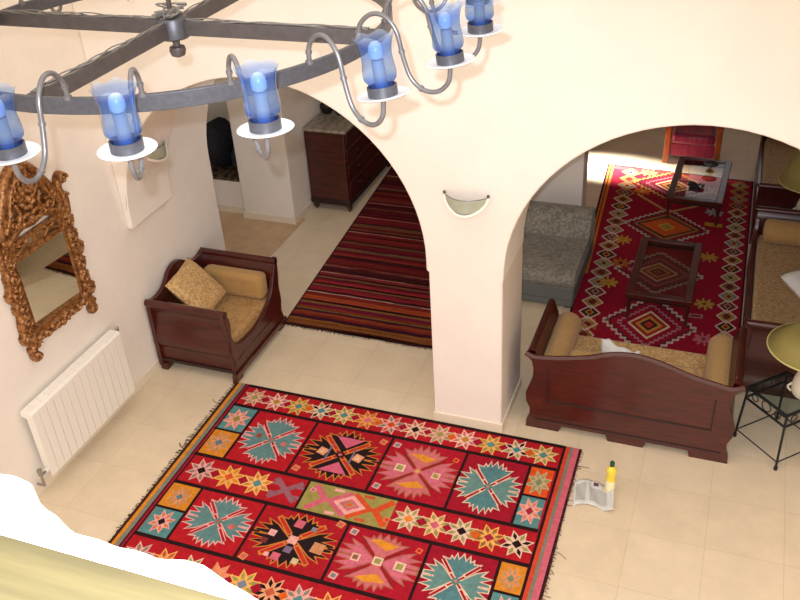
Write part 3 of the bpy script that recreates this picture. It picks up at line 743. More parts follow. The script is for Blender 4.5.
# upholstered arm pads rest loose on the seat
pad = MB().box(-4.42, -3.80, 6.0, 6.15, .405, .655).build('arm_cushion', M['tan_plain'], None, smooth=70, bevel=.045)
tag(pad, 'tan oblong cushion standing against the far end of the mahogany armchair', 'cushion', 'arm cushions of the armchair')
pad2 = MB().box(-4.44, -3.82, 5.345, 5.45, .405, .665).build('arm_cushion', M['tan_plain'], None, smooth=70, bevel=.045)
tag(pad2, 'tan oblong cushion standing inside the near end of the mahogany armchair', 'cushion', 'arm cushions of the armchair')
mxp = Matrix.Translation((-4.265, 5.69, .655)) @ Matrix.Rotation(math.radians(4), 4, 'Z') @ Matrix.Rotation(math.radians(48), 4, 'Y') @ Matrix.Rotation(math.radians(3), 4, 'Z')
pil = cushion(.47, .47, .13, mxp, 'throw_pillow', M['tan_pale']); tag(pil, 'square tan brocade pillow leaning on the back of the mahogany armchair', 'cushion')

# ------------------------------------------------------------------ camel-back daybed under the right arch
def daybed_end(y0, y1, xo, side, h, name_parent, wood='wood'):
    # side -1: flares to -x
    prof = [(.035, 0), (.035, .07), (.012, .15), (.012, .22), (.04, .33), (.03, .42), (.008, .53), (.01, .62), (.045, h-.03)]
    line = [(xo-side*.05+side*p[0], p[1]) for p in s2(prof, 5)]
    m_ = MB().prism(thick(line, .04), y0, y1, 'y')
    m_.tube([(xo-side*.0, y0, h-.03), (xo-side*.0, y1, h-.03)], .03, 14)
    return m_.build('scrolled_end', M[wood], name_parent, smooth=40)
def build_daybed():
    t = thing('camelback_daybed', (-.44, 5.85, 0), 'dark mahogany daybed with humped back panel and tan mattress under the right arch', 'daybed')
    top = s2([(-1.225, .715), (-1.17, .69), (-1.11, .69), (-.95, .715), (-.76, .76), (-.60, .82), (-.44, .845), (-.28, .825), (-.1, .77), (.03, .73), (.19, .70), (.28, .69), (.355, .725)], 6)
    right = [(.345, .705), (.295, .655), (.28, .58), (.282, .50), (.31, .42), (.335, .34), (.33, .26), (.30, .19), (.30, .14), (.325, .07), (.33, 0)]
    bottom = [(.05, 0), (.035, .06), (-.27, .06), (-.29, 0), (-.56, 0), (-.58, .06), (-.92, .06), (-.945, 0)]
    left = [(-.88-p[0], p[1]) for p in right[::-1]]
    bp = MB().prism(top+right+bottom+left, 5.46, 5.50, 'y').build('back_panel', M['wood'], t, smooth=40, bevel=.008)
    edge = MB().tube([(p[0], 5.47, p[1]) for p in top], .021, 10)
    edge.build('crest_moulding', M['wood_edge'], bp)
    g = MB()
    for x0, x1, z0, z1 in ((-1.05, .18, .285, .30), (-1.14, .27, .09, .10), (-1.05, -1.04, .30, .60), (.17, .18, .30, .58)):
        g.box(x0, x1, 5.452, 5.462, z0, z1)
    g.build('panel_moulding', M['groove'], bp, bevel=.003)
    daybed_end(5.50, 6.22, -1.185, -1, .745, t); daybed_end(5.50, 6.22, .305, 1, .745, t)
    MB().box(-1.15, .27, 6.19, 6.23, .06, .33).build('front_rail', M['wood'], t, bevel=.008)
    for x in (-1.12, .24): MB().box(x-.06, x+.06, 6.15, 6.23, 0, .07).build('foot', M['wood'], t, bevel=.006)
    MB().box(-1.13, .25, 5.52, 6.235, .24, .43).build('mattress', M['tan_pale'], t, smooth=60, bevel=.03)
    return t
build_daybed()
tag(bolster((-1.03, 5.56, .535), (-1.03, 6.24, .545), .105, 'bolster', M['tan_plain']), 'tan round bolster at the left end of the camel-back daybed', 'bolster', 'bolsters on the camel-back daybed')
tag(bolster((.175, 5.56, .54), (.175, 6.24, .545), .105, 'bolster', M['tan_plain']), 'tan round bolster at the right end of the camel-back daybed', 'bolster', 'bolsters on the camel-back daybed')
for i, (xa, xb, lb) in enumerate(((-.915, -.47, 'left of the two tan back cushions behind the hump of the daybed'), (-.44, .03, 'right of the two tan back cushions, on the falling side of the daybed hump'))):
    o = MB().box(xa, xb, 5.515, 5.67, .435, .70).build('back_cushion', M['tan_plain'], None, smooth=70, bevel=.045)
    tag(o, lb, 'cushion', 'back cushions on the camel-back daybed')
def crumple(cx, cy, cz, w, d, h, seed, name, material, rot=0.):
    r2 = random.Random(seed); ph = [r2.uniform(0, 6) for _ in range(8)]
    def fn(u, v):
        x, y = (u-.5)*w, (v-.5)*d
        e = max(0, 1-(2*abs(u-.5))**3)*max(0, 1-(2*abs(v-.5))**3)
        z = h*e*(.55+.25*math.sin(u*9+ph[0]+v*4)+.2*math.sin(v*13+ph[1]-u*5)+.12*math.sin(u*23+v*17+ph[2]))
        x += .05*w*math.sin(v*7+ph[3]); y += .06*d*math.sin(u*8+ph[4])
        c_2, s_2 = math.cos(rot), math.sin(rot)
        return (cx+x*c_2-y*s_2, cy+x*s_2+y*c_2, cz+.004+max(0, z))
    def fb(u, v): p = fn(u, v); return (p[0], p[1], cz)
    return MB().grid(fn, 22, 22).grid(fb, 22, 22).build(name, material, None, smooth=70)
def fold_cloth():
    pts = [(-.74, 6.05), (-.70, 6.10), (-.66, 6.06), (-.60, 6.0), (-.52, 5.97), (-.42, 5.96), (-.40, 5.90), (-.50, 5.86), (-.62, 5.88), (-.72, 5.95)]
    n = len(pts); m_ = MB()
    for i in range(1, n-1): pass
    def fn(u, v):
        i = u*(5); k = int(min(4, i)); f_ = i-k
        a = Vector((*pts[k], 0)).lerp(Vector((*pts[k+1], 0)), f_)
        j = 9-i*.8; kk = int(max(5, min(8, j))); b = Vector((*pts[kk], 0)).lerp(Vector((*pts[min(9, kk+1)], 0)), max(0, min(1, j-kk)))
        p = a.lerp(b, v); z = .434+.15*math.sin(PI*v)*(1-u*.35)+.012*math.sin(u*17+v*9)*math.sin(PI*v)
        return (p.x, p.y, z)
    m_.grid(fn, 24, 12)
    return m_.build('folded_cloth', M['white_cloth'], None, smooth=70, solid=.006)
tag(fold_cloth(), 'small folded white cloth on the tan mattress behind the daybed hump', 'cloth')

# ------------------------------------------------------------------ daybeds along the right side
def build_side_daybed(y0, y1, label):
    t = thing('scroll_end_daybed', (.8, (y0+y1)/2, 0), label, 'daybed')
    x0, x1 = .345, 1.12; h = .70
    for side, y in ((-1, y0), (1, y1)):
        prof = [(.035, 0), (.035, .07), (.012, .15), (.012, .22), (.03, .32), (.02, .42), (.008, .52), (.015, .60), (.05, h-.035)]
        line = [(y-side*.05+side*p[0], p[1]) for p in s2(prof, 5)]
        m_ = MB().prism(thick(line, .04), x0+.01, x1, 'x'); m_.tube([(x0, y, h-.035), (x1, y, h-.035)], .032, 14)
        m_.build('scrolled_end', M['wood'], t, smooth=40)
    fr = MB().prism([(y0-.03, 0), (y0+.16, 0), (y0+.20, .06), (y1-.20, .06), (y1-.16, 0), (y1+.03, 0), (y1-.01, .2), (y1+.0, h-.06)]+s2([(y1-.06, h-.1), (y1-.12, .48), (y1-.25, .40), (y1-.5, .375)], 5)+s2([(y0+.5, .375), (y0+.25, .40), (y0+.12, .48), (y0+.06, h-.1)], 5)+[(y0, h-.06), (y0+.01, .2)], x0, x0+.04, 'x')
    fr.build('front_rail', M['wood'], t, smooth=40, bevel=.006)
    for y in (y0, y1): MB().ball((x0-.003, y, h-.035), .02, 8).build('scroll_boss', M['wood_edge'], t)
    MB().prism([(y0, .06), (y1, .06), (y1, .70), ((y0+y1)/2, .86), (y0, .70)], x1, x1+.04, 'x').build('back_panel', M['wood'], t, bevel=.006)
    MB().box(x0+.045, x1-.01, y0+.05, y1-.05, .22, .43).build('mattress', M['sand'], t, smooth=60, bevel=.03)
    return t
build_side_daybed(6.40, 8.43, 'dark mahogany daybed with sand brocade mattress along the right, beside the coffee tables')
build_side_daybed(8.97, 10.9, 'farthest dark wood daybed with pale mattress, top right behind the olive lampshade')
tag(bolster((.42, 8.24, .545), (1.08, 8.24, .545), .115, 'bolster', M['tan_plain']), 'tan bolster at the far end of the daybed beside the coffee tables', 'bolster')
tag(cushion(.5, .42, .16, Matrix.Translation((.90, 7.38, .515)) @ Matrix.Rotation(math.radians(35), 4, 'Z') @ Matrix.Rotation(math.radians(8), 4, 'X'), 'white_pillow', M['white_cloth']), 'crumpled white pillow lying on the sand brocade daybed at the right edge', 'pillow')

# ------------------------------------------------------------------ grey slipper chair
def build_grey_chair():
    t = thing('slipper_chair', (-1.58, 7.75, 0), 'low armless grey-green upholstered chair behind the pillar', 'chair')
    x0, x1 = -2.0, -1.17
    MB().box(x0+.01, x1-.01, 7.22, 8.30, .02, .10).build('skirt', M['grey'], t, bevel=.015)
    MB().box(x0, x1, 7.20, 8.28, .10, .25).build('seat_base', M['grey'], t, bevel=.02)
    def seat(u, v):
        x = x0+(x1-x0)*u; y = 7.19+.86*v
        return (x, y, .0)
    sp = s2([(7.20, .25), (7.17, .31), (7.21, .385), (7.35, .41), (7.6, .40), (7.95, .375), (8.02, .36)], 6)
    MB().prism(sp+[(8.02, .25)], x0, x1, 'x').build('seat_cushion', M['greybroc'], t, smooth=50, bevel=.02)
    bp = s2([(7.94, .37), (7.99, .46), (8.05, .55), (8.12, .60), (8.21, .60), (8.26, .55), (8.29, .35)], 6)
    MB().prism(bp+[(8.29, .24), (7.96, .24)], x0, x1, 'x').build('backrest', M['greybroc'], t, smooth=50, bevel=.02)
    for x in (x0+.06, x1-.06):
        for y in (7.27, 8.22): MB().box(x-.03, x+.03, y-.03, y+.03, 0, .03).build('foot', M['wood'], t)
    return t
build_grey_chair()

# ------------------------------------------------------------------ coffee tables
def build_coffee_table():
    t = thing('coffee_table', (0, 0, 0), '', 'table', 'glass-topped coffee tables')
    w, l, h = .59, 1.12, .29
    fr = MB()
    for sx in (-1, 1): fr.box(sx*w/2-(.07 if sx > 0 else 0), sx*w/2+(.07 if sx < 0 else 0), -l/2, l/2, h-.045, h)
    for sy in (-1, 1): fr.box(-w/2+.07, w/2-.07, sy*l/2-(.07 if sy > 0 else 0), sy*l/2+(.07 if sy < 0 else 0), h-.045, h)
    fr.build('top_frame', M['wood'], t, bevel=.006)
    MB().box(-w/2+.065, w/2-.065, -l/2+.065, l/2-.065, h-.016, h-.008).build('glass_top', M['tglass'], t, smooth=0)
    ap = MB()
    for sx in (-1, 1): ap.box(sx*(w/2-.035)-.01, sx*(w/2-.035)+.01, -l/2+.04, l/2-.04, h-.08, h-.045)
    for sy in (-1, 1): ap.box(-w/2+.04, w/2-.04, sy*(l/2-.035)-.01, sy*(l/2-.035)+.01, h-.08, h-.045)
    ap.build('apron', M['groove'], t)
    for sx in (-1, 1):
        for sy in (-1, 1):
            lg = MB().lathe([(.0001, 0), (.016, 0), (.018, .03), (.013, .05), (.017, .10), (.022, .17), (.024, .21), (.024, h-.045), (.0001, h-.045)], (sx*(w/2-.035), sy*(l/2-.04), 0), 12).build('leg', M['wood'], t)
            MB().lathe([(.0001, 0), (.019, 0), (.02, .018), (.016, .03), (.0001, .03)], (sx*(w/2-.035), sy*(l/2-.04), -.0), 12).build('castor', M['chrome'], lg)
    return t
ct = build_coffee_table(); ct.location = (-.40, 7.72, .0148); ct['label'] = 'nearer glass-topped dark wood coffee table, standing empty on the crimson kilim'
ct2 = copy_tree(ct); ct2.location = (-.25, 9.78, .0148); ct2.rotation_euler.z = math.radians(-2); ct2['label'] = 'farther glass-topped dark wood coffee table with small dark objects on it'
TZ = .0148+.29-.008+.0005
rt = thing('table_ornament', (-.30, 9.56, TZ), 'small black ornament with a silver end, nearer object on the far coffee table', 'ornament')
MB().grid(lambda u, v: (-.37+.15*u, 9.64-.14*u+.11*(v-.5), TZ+.006+.05*math.sin(PI*u)*math.sin(PI*v)**.5), 10, 8).box(-.35, -.24, 9.47, 9.62, TZ, TZ+.007).build('body', M['black'], rt, smooth=60)
MB().ball((-.225, 9.56, TZ+.026), .04, 8, sc=(1, 1.2, .6)).build('silver_end', M['chrome'], rt)
gb = thing('pedestal_dish', (-.16, 10.02, TZ), 'small dark dish on a brass stem at the far end of the far coffee table', 'dish')
MB().lathe([(.0001, 0), (.045, 0), (.045, .008), (.012, .02), (.010, .06), (.018, .07)], (-.16, 10.02, TZ), 16).build('stem', M['brass'], gb)
MB().lathe([(.012, .065), (.06, .072), (.085, .09), (.08, .093), (.05, .08), (.0001, .078)], (-.16, 10.02, TZ), 20).build('bowl', M['dark_metal'], gb)

# ------------------------------------------------------------------ side tables and lamps
def build_side_table():
    t = thing('iron_side_table', (0, 0, 0), '', 'table', 'iron side tables with glass tops')
    s_ = .19; h = .50
    cn = [(-s_, -s_), (s_, -s_), (s_, s_), (-s_, s_)]
    for x, y in cn:
        k = 1.12
        l = MB().tube([(x*k, y*k, .0), (x*k, y*k, .03)], .014, 8).tube([(x*k, y*k, .02), (x, y, h-.02)], .009, 8)
        l.build('leg', M['black'], t)
    for z, rr, k, nm in ((h-.012, .011, 1.0, 'top_rim'), (h-.11, .009, 1.025, 'lower_rim'), (.07, .005, 1.105, 'stretcher')):
        m_ = MB()
        for i in range(4):
            a, b = cn[i], cn[(i+1) % 4]; m_.tube([(a[0]*k, a[1]*k, z), (b[0]*k, b[1]*k, z)], rr, 8)
        m_.build(nm, M['black'], t)
    for i in range(4):
        a, b = Vector((*cn[i], 0)), Vector((*cn[(i+1) % 4], 0)); d = (b-a).normalized(); c = (a+b)/2
        for dd, r_ in ((0, .042), (-.11, .028), (.11, .028)):
            pts = [c+d*(dd+r_*math.cos(q*PI/10))+Vector((0, 0, h-.061+r_*math.sin(q*PI/10))) for q in range(20)]
            MB().tube(pts, .004, 6, closed=True).build('ring_ornament', M['black'], t)
    MB().box(-s_+.01, s_-.01, -s_+.01, s_-.01, h-.008, h).build('glass_top', M['glass'], t, smooth=0)
    return t
st = build_side_table(); st.location = (.665, 5.80, 0); st.rotation_euler.z = math.radians(45)
st['label'] = 'black iron side table with glass top right of the camel-back daybed'
st2 = copy_tree(st); st2.location = (.90, 8.70, 0); st2.rotation_euler.z = math.radians(0); st2['label'] = 'black iron side table between the two side daybeds, under the far lamp'
def build_lamp(ra=.32, rb=.12, za=.42, zb=.58):
    t = thing('table_lamp', (0, 0, 0), '', 'lamp', 'ceramic table lamps with olive shades')
    MB().lathe([(.0001, 0), (.075, 0), (.092, .02), (.102, .07), (.095, .13), (.075, .20), (.07, .26), (.06, .30), (.022, .32), (.015, .34), (.0001, .34)], n=28).build('ceramic_base', M['ceramic'], t)
    MB().tube([(-.096-.026*math.sin(q*PI/8), 0, .02+.07*q/8) for q in range(9)], .008, 8).build('handle', M['ceramic'], t)
    MB().lathe([(.012, .33), (.012, .44), (.0001, .44)], n=12).build('stem', M['brass'], t)
    sh = MB().lathe([(ra, za), (rb, zb)], n=40).build('lamp_shade', M['olive'], t, solid=.004)
    MB().tube([(ra*math.cos(q*PI/24), ra*math.sin(q*PI/24), za) for q in range(48)], .006, 6, closed=True).tube([(rb*math.cos(q*PI/16), rb*math.sin(q*PI/16), zb) for q in range(32)], .004, 6, closed=True).build('shade_trim', M['olive_rim'], sh)
    MB().tube([(-rb, 0, zb-.01), (rb, 0, zb-.01)], .003, 6).tube([(0, -rb, zb-.01), (0, rb, zb-.01)], .003, 6).tube([(0, 0, .44), (0, 0, zb-.005)], .004, 6).build('shade_carrier', M['brass'], sh)
    return t
lm = build_lamp(); lm.location = (.78, 5.80, .501); lm['label'] = 'cream ceramic lamp with olive shade on the near iron side table'
lm2 = build_lamp(.30, .17, .38, .70); lm2.location = (.80, 8.70, .501); lm2['label'] = 'farther olive-shaded lamp at the top right edge between the daybeds'

# ------------------------------------------------------------------ red chair at the back
def build_red_chair():
    t = thing('wood_armchair', (-.42, 11.1, 0), 'low armchair with orange wood arms and shiny crimson cloth at the back', 'armchair')
    for x in (-.715, -.12):
        MB().box(x-.035, x+.035, 10.80, 10.87, 0, .50).build('leg', M['orangewood'], t, bevel=.008); MB().box(x-.03, x+.03, 11.45, 11.52, 0, .75).build('leg', M['orangewood'], t, bevel=.008)
        MB().box(x-.04, x+.04, 10.76, 11.52, .50, .54).build('armrest', M['orangewood'], t, bevel=.012)
    MB().box(-.68, -.155, 10.82, 10.86, .10, .26).build('front_rail', M['redcloth'], t, bevel=.01)
    MB().box(-.675, -.16, 10.79, 11.40, .26, .40).build('seat_cushion', M['redcloth'], t, smooth=60, bevel=.045)
    bp = [(11.34, .36), (11.46, .36), (11.56, .86), (11.46, .90)]
    MB().prism(bp, -.68, -.155, 'x').build('backrest', M['redcloth'], t, smooth=60, bevel=.04)
    return t
build_red_chair()

# ------------------------------------------------------------------ chest of drawers
def build_dresser():
    t = thing('chest_of_drawers', (-4.29, 9.24, 0), 'dark reddish chest of drawers with grey marble top beyond the left arch', 'chest of drawers')
    x0, x1, y0, y1 = -4.545, -4.05, 8.58, 9.92
    b = MB().box(x0, x1, y0, y1, .10, .985).build('carcass', M['redwood'], t, bevel=.008)
    MB().box(x0-.0, x1+.02, y0-.015, y1+.015, .08, .15).build('plinth_moulding', M['groove'], t, bevel=.012)
    MB().box(x0-.0, x1+.035, y0-.03, y1+.03, .985, 1.02).build('marble_top', M['marble'], t, bevel=.006)
    zs = [.16, .37, .58, .78, .975]
    for i in range(4):
        d = MB().box(x1-.005, x1+.014, y0+.04, y1-.04, zs[i]+.012, zs[i+1]-.012).build('drawer', M['redwood'], t, bevel=.005)
        for y in (y0+.3, y1-.3):
            MB().ball((x1+.028, y, (zs[i]+zs[i+1])/2), .016, 8).build('knob', M['dark_metal'], d)
    for x in (x0+.05, x1-.02):
        for y in (y0+.03, y1-.03):
            MB().lathe([(.0001, 0), (.018, 0), (.03, .03), (.038, .06), (.03, .085), (.04, .1)], (x, y, 0), 12).build('foot', M['redwood'], t)
    return t
build_dresser()
ob = thing('dark_vessel', (-4.45, 9.05, 1.02), 'dark rounded vessel on the marble top of the chest of drawers', 'vessel')
MB().lathe([(.0001, 0), (.05, 0), (.075, .04), (.085, .09), (.06, .14), (.035, .16), (.05, .19)], (-4.45, 9.05, 1.02), 20).build('body', M['dark_metal'], ob)
MB().tube([(-4.45+.075+.03*math.sin(q*PI/6), 9.05, 1.06+.10*q/6) for q in range(7)], .01, 8).build('handle', M['dark_metal'], ob)
o2 = MB().lathe([(.0001, 0), (.04, 0), (.06, .03), (.05, .07), (.0001, .09)], (-4.275, 9.03, 1.02), 16).build('lidded_pot', M['dark_metal']); tag(o2, 'small dark lidded pot beside the vessel on the marble chest top', 'pot')

# dark bundles in the alcove recess
for i, (x, y, w, d_, h, lb) in enumerate(((-5.68, 8.54, .44, .48, .56, 'black rounded bundle at the left of the dark ledge in the passage alcove'), (-5.335, 8.54, .22, .46, .40, 'black crumpled bag at the right of the dark ledge in the passage alcove'), (-6.32, 8.56, .46, .46, .60, 'tall black bundle deepest in the passage alcove ledge'))):
    m_ = MB().ball((x, y, .457+h*.5), 1, 12, sc=(w*.5, d_*.5, h*.5))
    for j, p in enumerate(m_.v):
        dv = Vector((p[0]-x, p[1]-y, p[2]-(.457+h*.5))); k = 1+.10*math.sin(dv.x*22+j*.0+i)+.08*math.sin(dv.y*27+dv.z*25)
        q = Vector((x, y, .457+h*.5))+dv*k; m_.v[j] = (q.x, q.y, max(.456, q.z))
    tag(m_.build('black_bundle', M['black_cloth'], None, smooth=70), lb, 'bundle', 'black bundles on the alcove ledge')

# ------------------------------------------------------------------ radiator
def build_radiator():
    t = thing('radiator', (-4.48, 4.255, .16), 'long white sectioned radiator on the left wall under the gilt mirror', 'radiator')
    y0, y1, n = 3.70, 4.79, 14; w = (y1-y0)/n
    for i in range(n):
        a = y0+w*i
        m_ = MB().box(-4.435, -4.425, a+.003, a+w-.003, .16, .752)
        m_.box(-4.52, -4.435, a+w*.5-.006, a+w*.5+.006, .18, .74)
        m_.prism([(-4.525, .768), (-4.525, .72), (-4.4245, .72), (-4.4245, .752), (-4.44, .768)], a+.0008, a+w-.0008, 'y')
        m_.tube([(-4.48, a, .73), (-4.48, a+w, .73)], .02, 8).tube([(-4.48, a, .20), (-4.48, a+w, .20)], .02, 8)
        m_.build('section', M['enamel'], t, smooth=30, bevel=.002)
    MB().lathe([(.0001, 0), (.012, 0), (.014, .03), (.008, .04), (.0001, .05)], (-4.47, y1+.025, .745), 10).tube([(-4.48, y1, .73), (-4.48, y1+.03, .73)], .01, 8).tube([(-4.48, y1+.03, .73), (-4.548, y1+.03, .73)], .009, 8).build('bleed_valve', M['chrome'], t)
    v = MB().tube([(-4.48, y0, .20), (-4.48, y0-.05, .20), (-4.48, y0-.05, .1), (-4.546, y0-.05, .1)], .011, 8)
    v.lathe([(.0001, 0), (.02, 0), (.02, .05), (.0001, .05)], (-4.48, y0-.05, .21), 12)
    v.build('inlet_valve', M['chrome'], t)
    for y in (y0+.2, y1-.2):
        for z in (.19, .69): MB().box(-4.552, -4.51, y-.015, y+.015, z, z+.03).build('wall_bracket', M['enamel'], t)
build_radiator()

# ------------------------------------------------------------------ gilt mirror: carved relief
def build_mirror():
    XW = -4.558
    t = thing('gilt_mirror', (XW, 4.34, 1.05), 'ornate carved gilt mirror with pierced crest on the left wall', 'mirror')
    ya, yb, za, zb = 3.84, 4.84, .98, 2.45; st_ = .005
    Y = np.arange(ya, yb, st_); Z = np.arange(za, zb, st_)
    GY, GZ = np.meshgrid(Y, Z); H = np.full(GY.shape, -1.)
    yc = 4.34
    def stroke(pts, r, h, sm=True, mirror=True):
        nonlocal H
        P = [(p.x, p.y) for p in smooth_path([(a, b, 0) for a, b in pts], 5)] if sm and len(pts) > 2 else pts
        for sgn in ((1, -1) if mirror else (1,)):
            dm = np.full(GY.shape, 9.)
            for i in range(len(P)-1):
                a = np.array([yc+sgn*(P[i][0]), P[i][1]]); b = np.array([yc+sgn*P[i+1][0], P[i+1][1]]); ab = b-a; q = max(1e-9, ab@ab)
                tt = np.clip(((GY-a[0])*ab[0]+(GZ-a[1])*ab[1])/q, 0, 1)
                rr = 1.0
                dm = np.minimum(dm, np.hypot(GY-a[0]-tt*ab[0], GZ-a[1]-tt*ab[1]))
            k = 1-(dm/r)**2
            H = np.where(k > 0, np.maximum(H, h*np.sqrt(np.clip(k, 0, 1))+.006), H)
    def blob(y, z, r, h, mirror=True):
        stroke([(y, z), (y+1e-4, z)], r, h, False, mirror)
    def spiral(y, z, r, turns, d, w, h, a0=0):
        pts = []
        for i in range(int(turns*12)+1):
            q = i/12*2*PI; k = r*(1-i/(turns*12)*.85); pts.append((y+k*math.cos(a0+d*q), z+k*math.sin(a0+d*q)))
        stroke(pts, w, h, False)
    # stiles and rails: flat mouldings
    gy, g0, g1 = .258, 1.232, 1.80
    def band(y0, y1, z0, z1, h):
        nonlocal H
        m_ = (np.abs(GY-yc) >= y0) & (np.abs(GY-yc) <= y1) & (GZ >= z0) & (GZ <= z1); H = np.where(m_, np.maximum(H, h), H)
    band(gy, .335, 1.16, 1.95, .022); band(gy, gy+.012, 1.22, 1.81, .036); band(.286, .296, 1.18, 1.90, .034); band(.303, .313, 1.18, 1.90, .030)
    band(0, .335, 1.175, 1.245, .024); band(0, gy, 1.232, 1.246, .036); band(0, .33, 1.18, 1.195, .034)
    band(0, .335, 1.79, 1.83, .026); band(0, .30, 1.90, 1.935, .026); band(0, gy, 1.79, 1.803, .036); band(0, .015, 1.83, 1.90, .024); band(.23, .30, 1.82, 1.93, .02)
    # carved side scrolls and leaves
    for z0 in (1.22, 1.34, 1.46, 1.58, 1.70, 1.82):
        o_ = .018*math.sin(z0*17)
        spiral(.335+o_, z0, .042, 1.3, 1, .011, .05, z0*5); spiral(.325, z0+.055, .03, 1.2, -1, .009, .045, z0*3)
        stroke([(.36+o_, z0-.04), (.385+o_, z0), (.37+o_, z0+.05)], .016, .04); blob(.39+o_, z0+.03, .014, .04); blob(.32, z0+.03, .010, .05)
    stroke([(.34, 1.16), (.37, 1.30), (.345, 1.45), (.365, 1.6), (.35, 1.75), (.33, 1.93)], .03, .034)
    # feet at the lower corners
    stroke([(.30, 1.20), (.335, 1.13), (.345, 1.07), (.33, 1.035)], .034, .045); spiral(.325, 1.06, .035, 1.2, -1, .014, .055, 1)
    blob(.36, 1.12, .025, .05); blob(.30, 1.13, .028, .05); blob(.33, 1.03, .022, .05)
    # bottom apron
    for y in (.04, .11, .18, .25):
        spiral(y, 1.165, .034, 1.2, 1, .011, .045, y*20); blob(y+.03, 1.145, .017, .04)
    stroke([(0, 1.135), (.08, 1.15), (.16, 1.14), (.24, 1.16)], .02, .035); blob(0, 1.14, .032, .05, False); stroke([(0, 1.12), (.03, 1.14), (.06, 1.13)], .014, .04)
    # crest
    stroke([(.36, 1.90), (.37, 2.0), (.335, 2.08), (.355, 2.15), (.385, 2.17)], .034, .04)
    spiral(.375, 2.155, .042, 1.3, 1, .017, .06, 0); blob(.40, 2.02, .017, .04); blob(.335, 2.02, .03, .05)
    stroke([(.31, 2.02), (.26, 2.13), (.21, 2.22), (.14, 2.33), (.06, 2.395), (0, 2.405)], .036, .045)
    stroke([(.27, 2.03), (.20, 2.13), (.15, 2.24), (.08, 2.32), (0, 2.335)], .016, .055)
    stroke([(0, 2.40), (.03, 2.375), (.05, 2.33)], .028, .06)
    stroke([(.30, 1.97), (.22, 1.96), (.12, 2.0), (.0, 1.985)], .028, .04); stroke([(.27, 1.95), (.16, 2.02), (.10, 2.10), (.12, 2.17)], .02, .05)
    for r_, z in ((.06, 2.17),):
        for k in range(9):
            a = k*2*PI/9; blob(r_*math.cos(a), z+r_*math.sin(a), .03, .055, False)
        blob(0, z, .035, .075, False)
    for k in range(7):
        a = .3+k*.38; stroke([(.08*math.cos(a), 2.16+.08*math.sin(a)), (.125*math.cos(a+.12), 2.16+.135*math.sin(a+.12)), (.15*math.cos(a+.3), 2.16+.16*math.sin(a+.3))], .013, .05)
    spiral(.19, 2.05, .05, 1.4, -1, .015, .05, 2); spiral(.12, 2.03, .035, 1.2, 1, .012, .05, 1); spiral(.24, 2.10, .035, 1.2, 1, .012, .05, 3)
    stroke([(.0, 2.05), (.05, 2.07), (.10, 2.05)], .02, .05); blob(.0, 2.02, .03, .05, False)
    stroke([(.07, 1.84), (.12, 1.87), (.18, 1.885)], .012, .03); stroke([(.22, 1.84), (.17, 1.86), (.09, 1.90)], .01, .03)
    # chiselled texture
    H = np.where(H > 0, H+.0018*np.sin(GY*160+3*np.sin(GZ*60))*np.sin(GZ*150), H)
    ok = H > 0
    idx = -np.ones(H.shape, int); n = 0; vs = []; vb = []
    cell = ok[:-1, :-1] & ok[1:, :-1] & ok[:-1, 1:] & ok[1:, 1:]
    use = np.zeros(H.shape, bool); use[:-1, :-1] |= cell; use[1:, :-1] |= cell; use[:-1, 1:] |= cell; use[1:, 1:] |= cell
    ii, jj = np.nonzero(use); idx[ii, jj] = np.arange(len(ii)); n = len(ii)
    top = [(XW+.012+max(.004, H[i, j]), Y[j], Z[i]) for i, j in zip(ii, jj)]; back = [(XW+.004, Y[j], Z[i]) for i, j in zip(ii, jj)]
    fs = []
    ci, cj = np.nonzero(cell); cs = set(zip(ci.tolist(), cj.tolist()))
    for i, j in cs:
        a, b, c, d = idx[i, j], idx[i, j+1], idx[i+1, j+1], idx[i+1, j]
        fs.append((a, b, c, d))
        for (di, dj, p, q) in ((-1, 0, a, b), (0, 1, b, c), (1, 0, c, d), (0, -1, d, a)):
            if (i+di, j+dj) not in cs: fs.append((p, q, q+n, p+n))
    MB().add(top+back, [tuple(int(k) for k in f_) for f_ in fs]).build('carved_frame', M['gilt'], t, smooth=50)
    # the plate sits a little askew in its rebate, far edge proud
    ta = math.tan(math.radians(3.2)); ya_, yb_ = yc-gy-.008, yc+gy+.008; xa_ = XW+.007; xb_ = xa_+(yb_-ya_)*ta
    MB().prism([(XW+.003, ya_), (xa_, ya_), (xb_, yb_), (XW+.003, yb_)], g0-.006, g1+.006, 'z').build('mirror_glass', M['mirror'], t, smooth=0)
    MB().box(XW+.003, XW+.014, yc-.24, yc+.24, 1.82, 1.91).build('upper_glass', M['mirror'], t, smooth=0)
build_mirror()

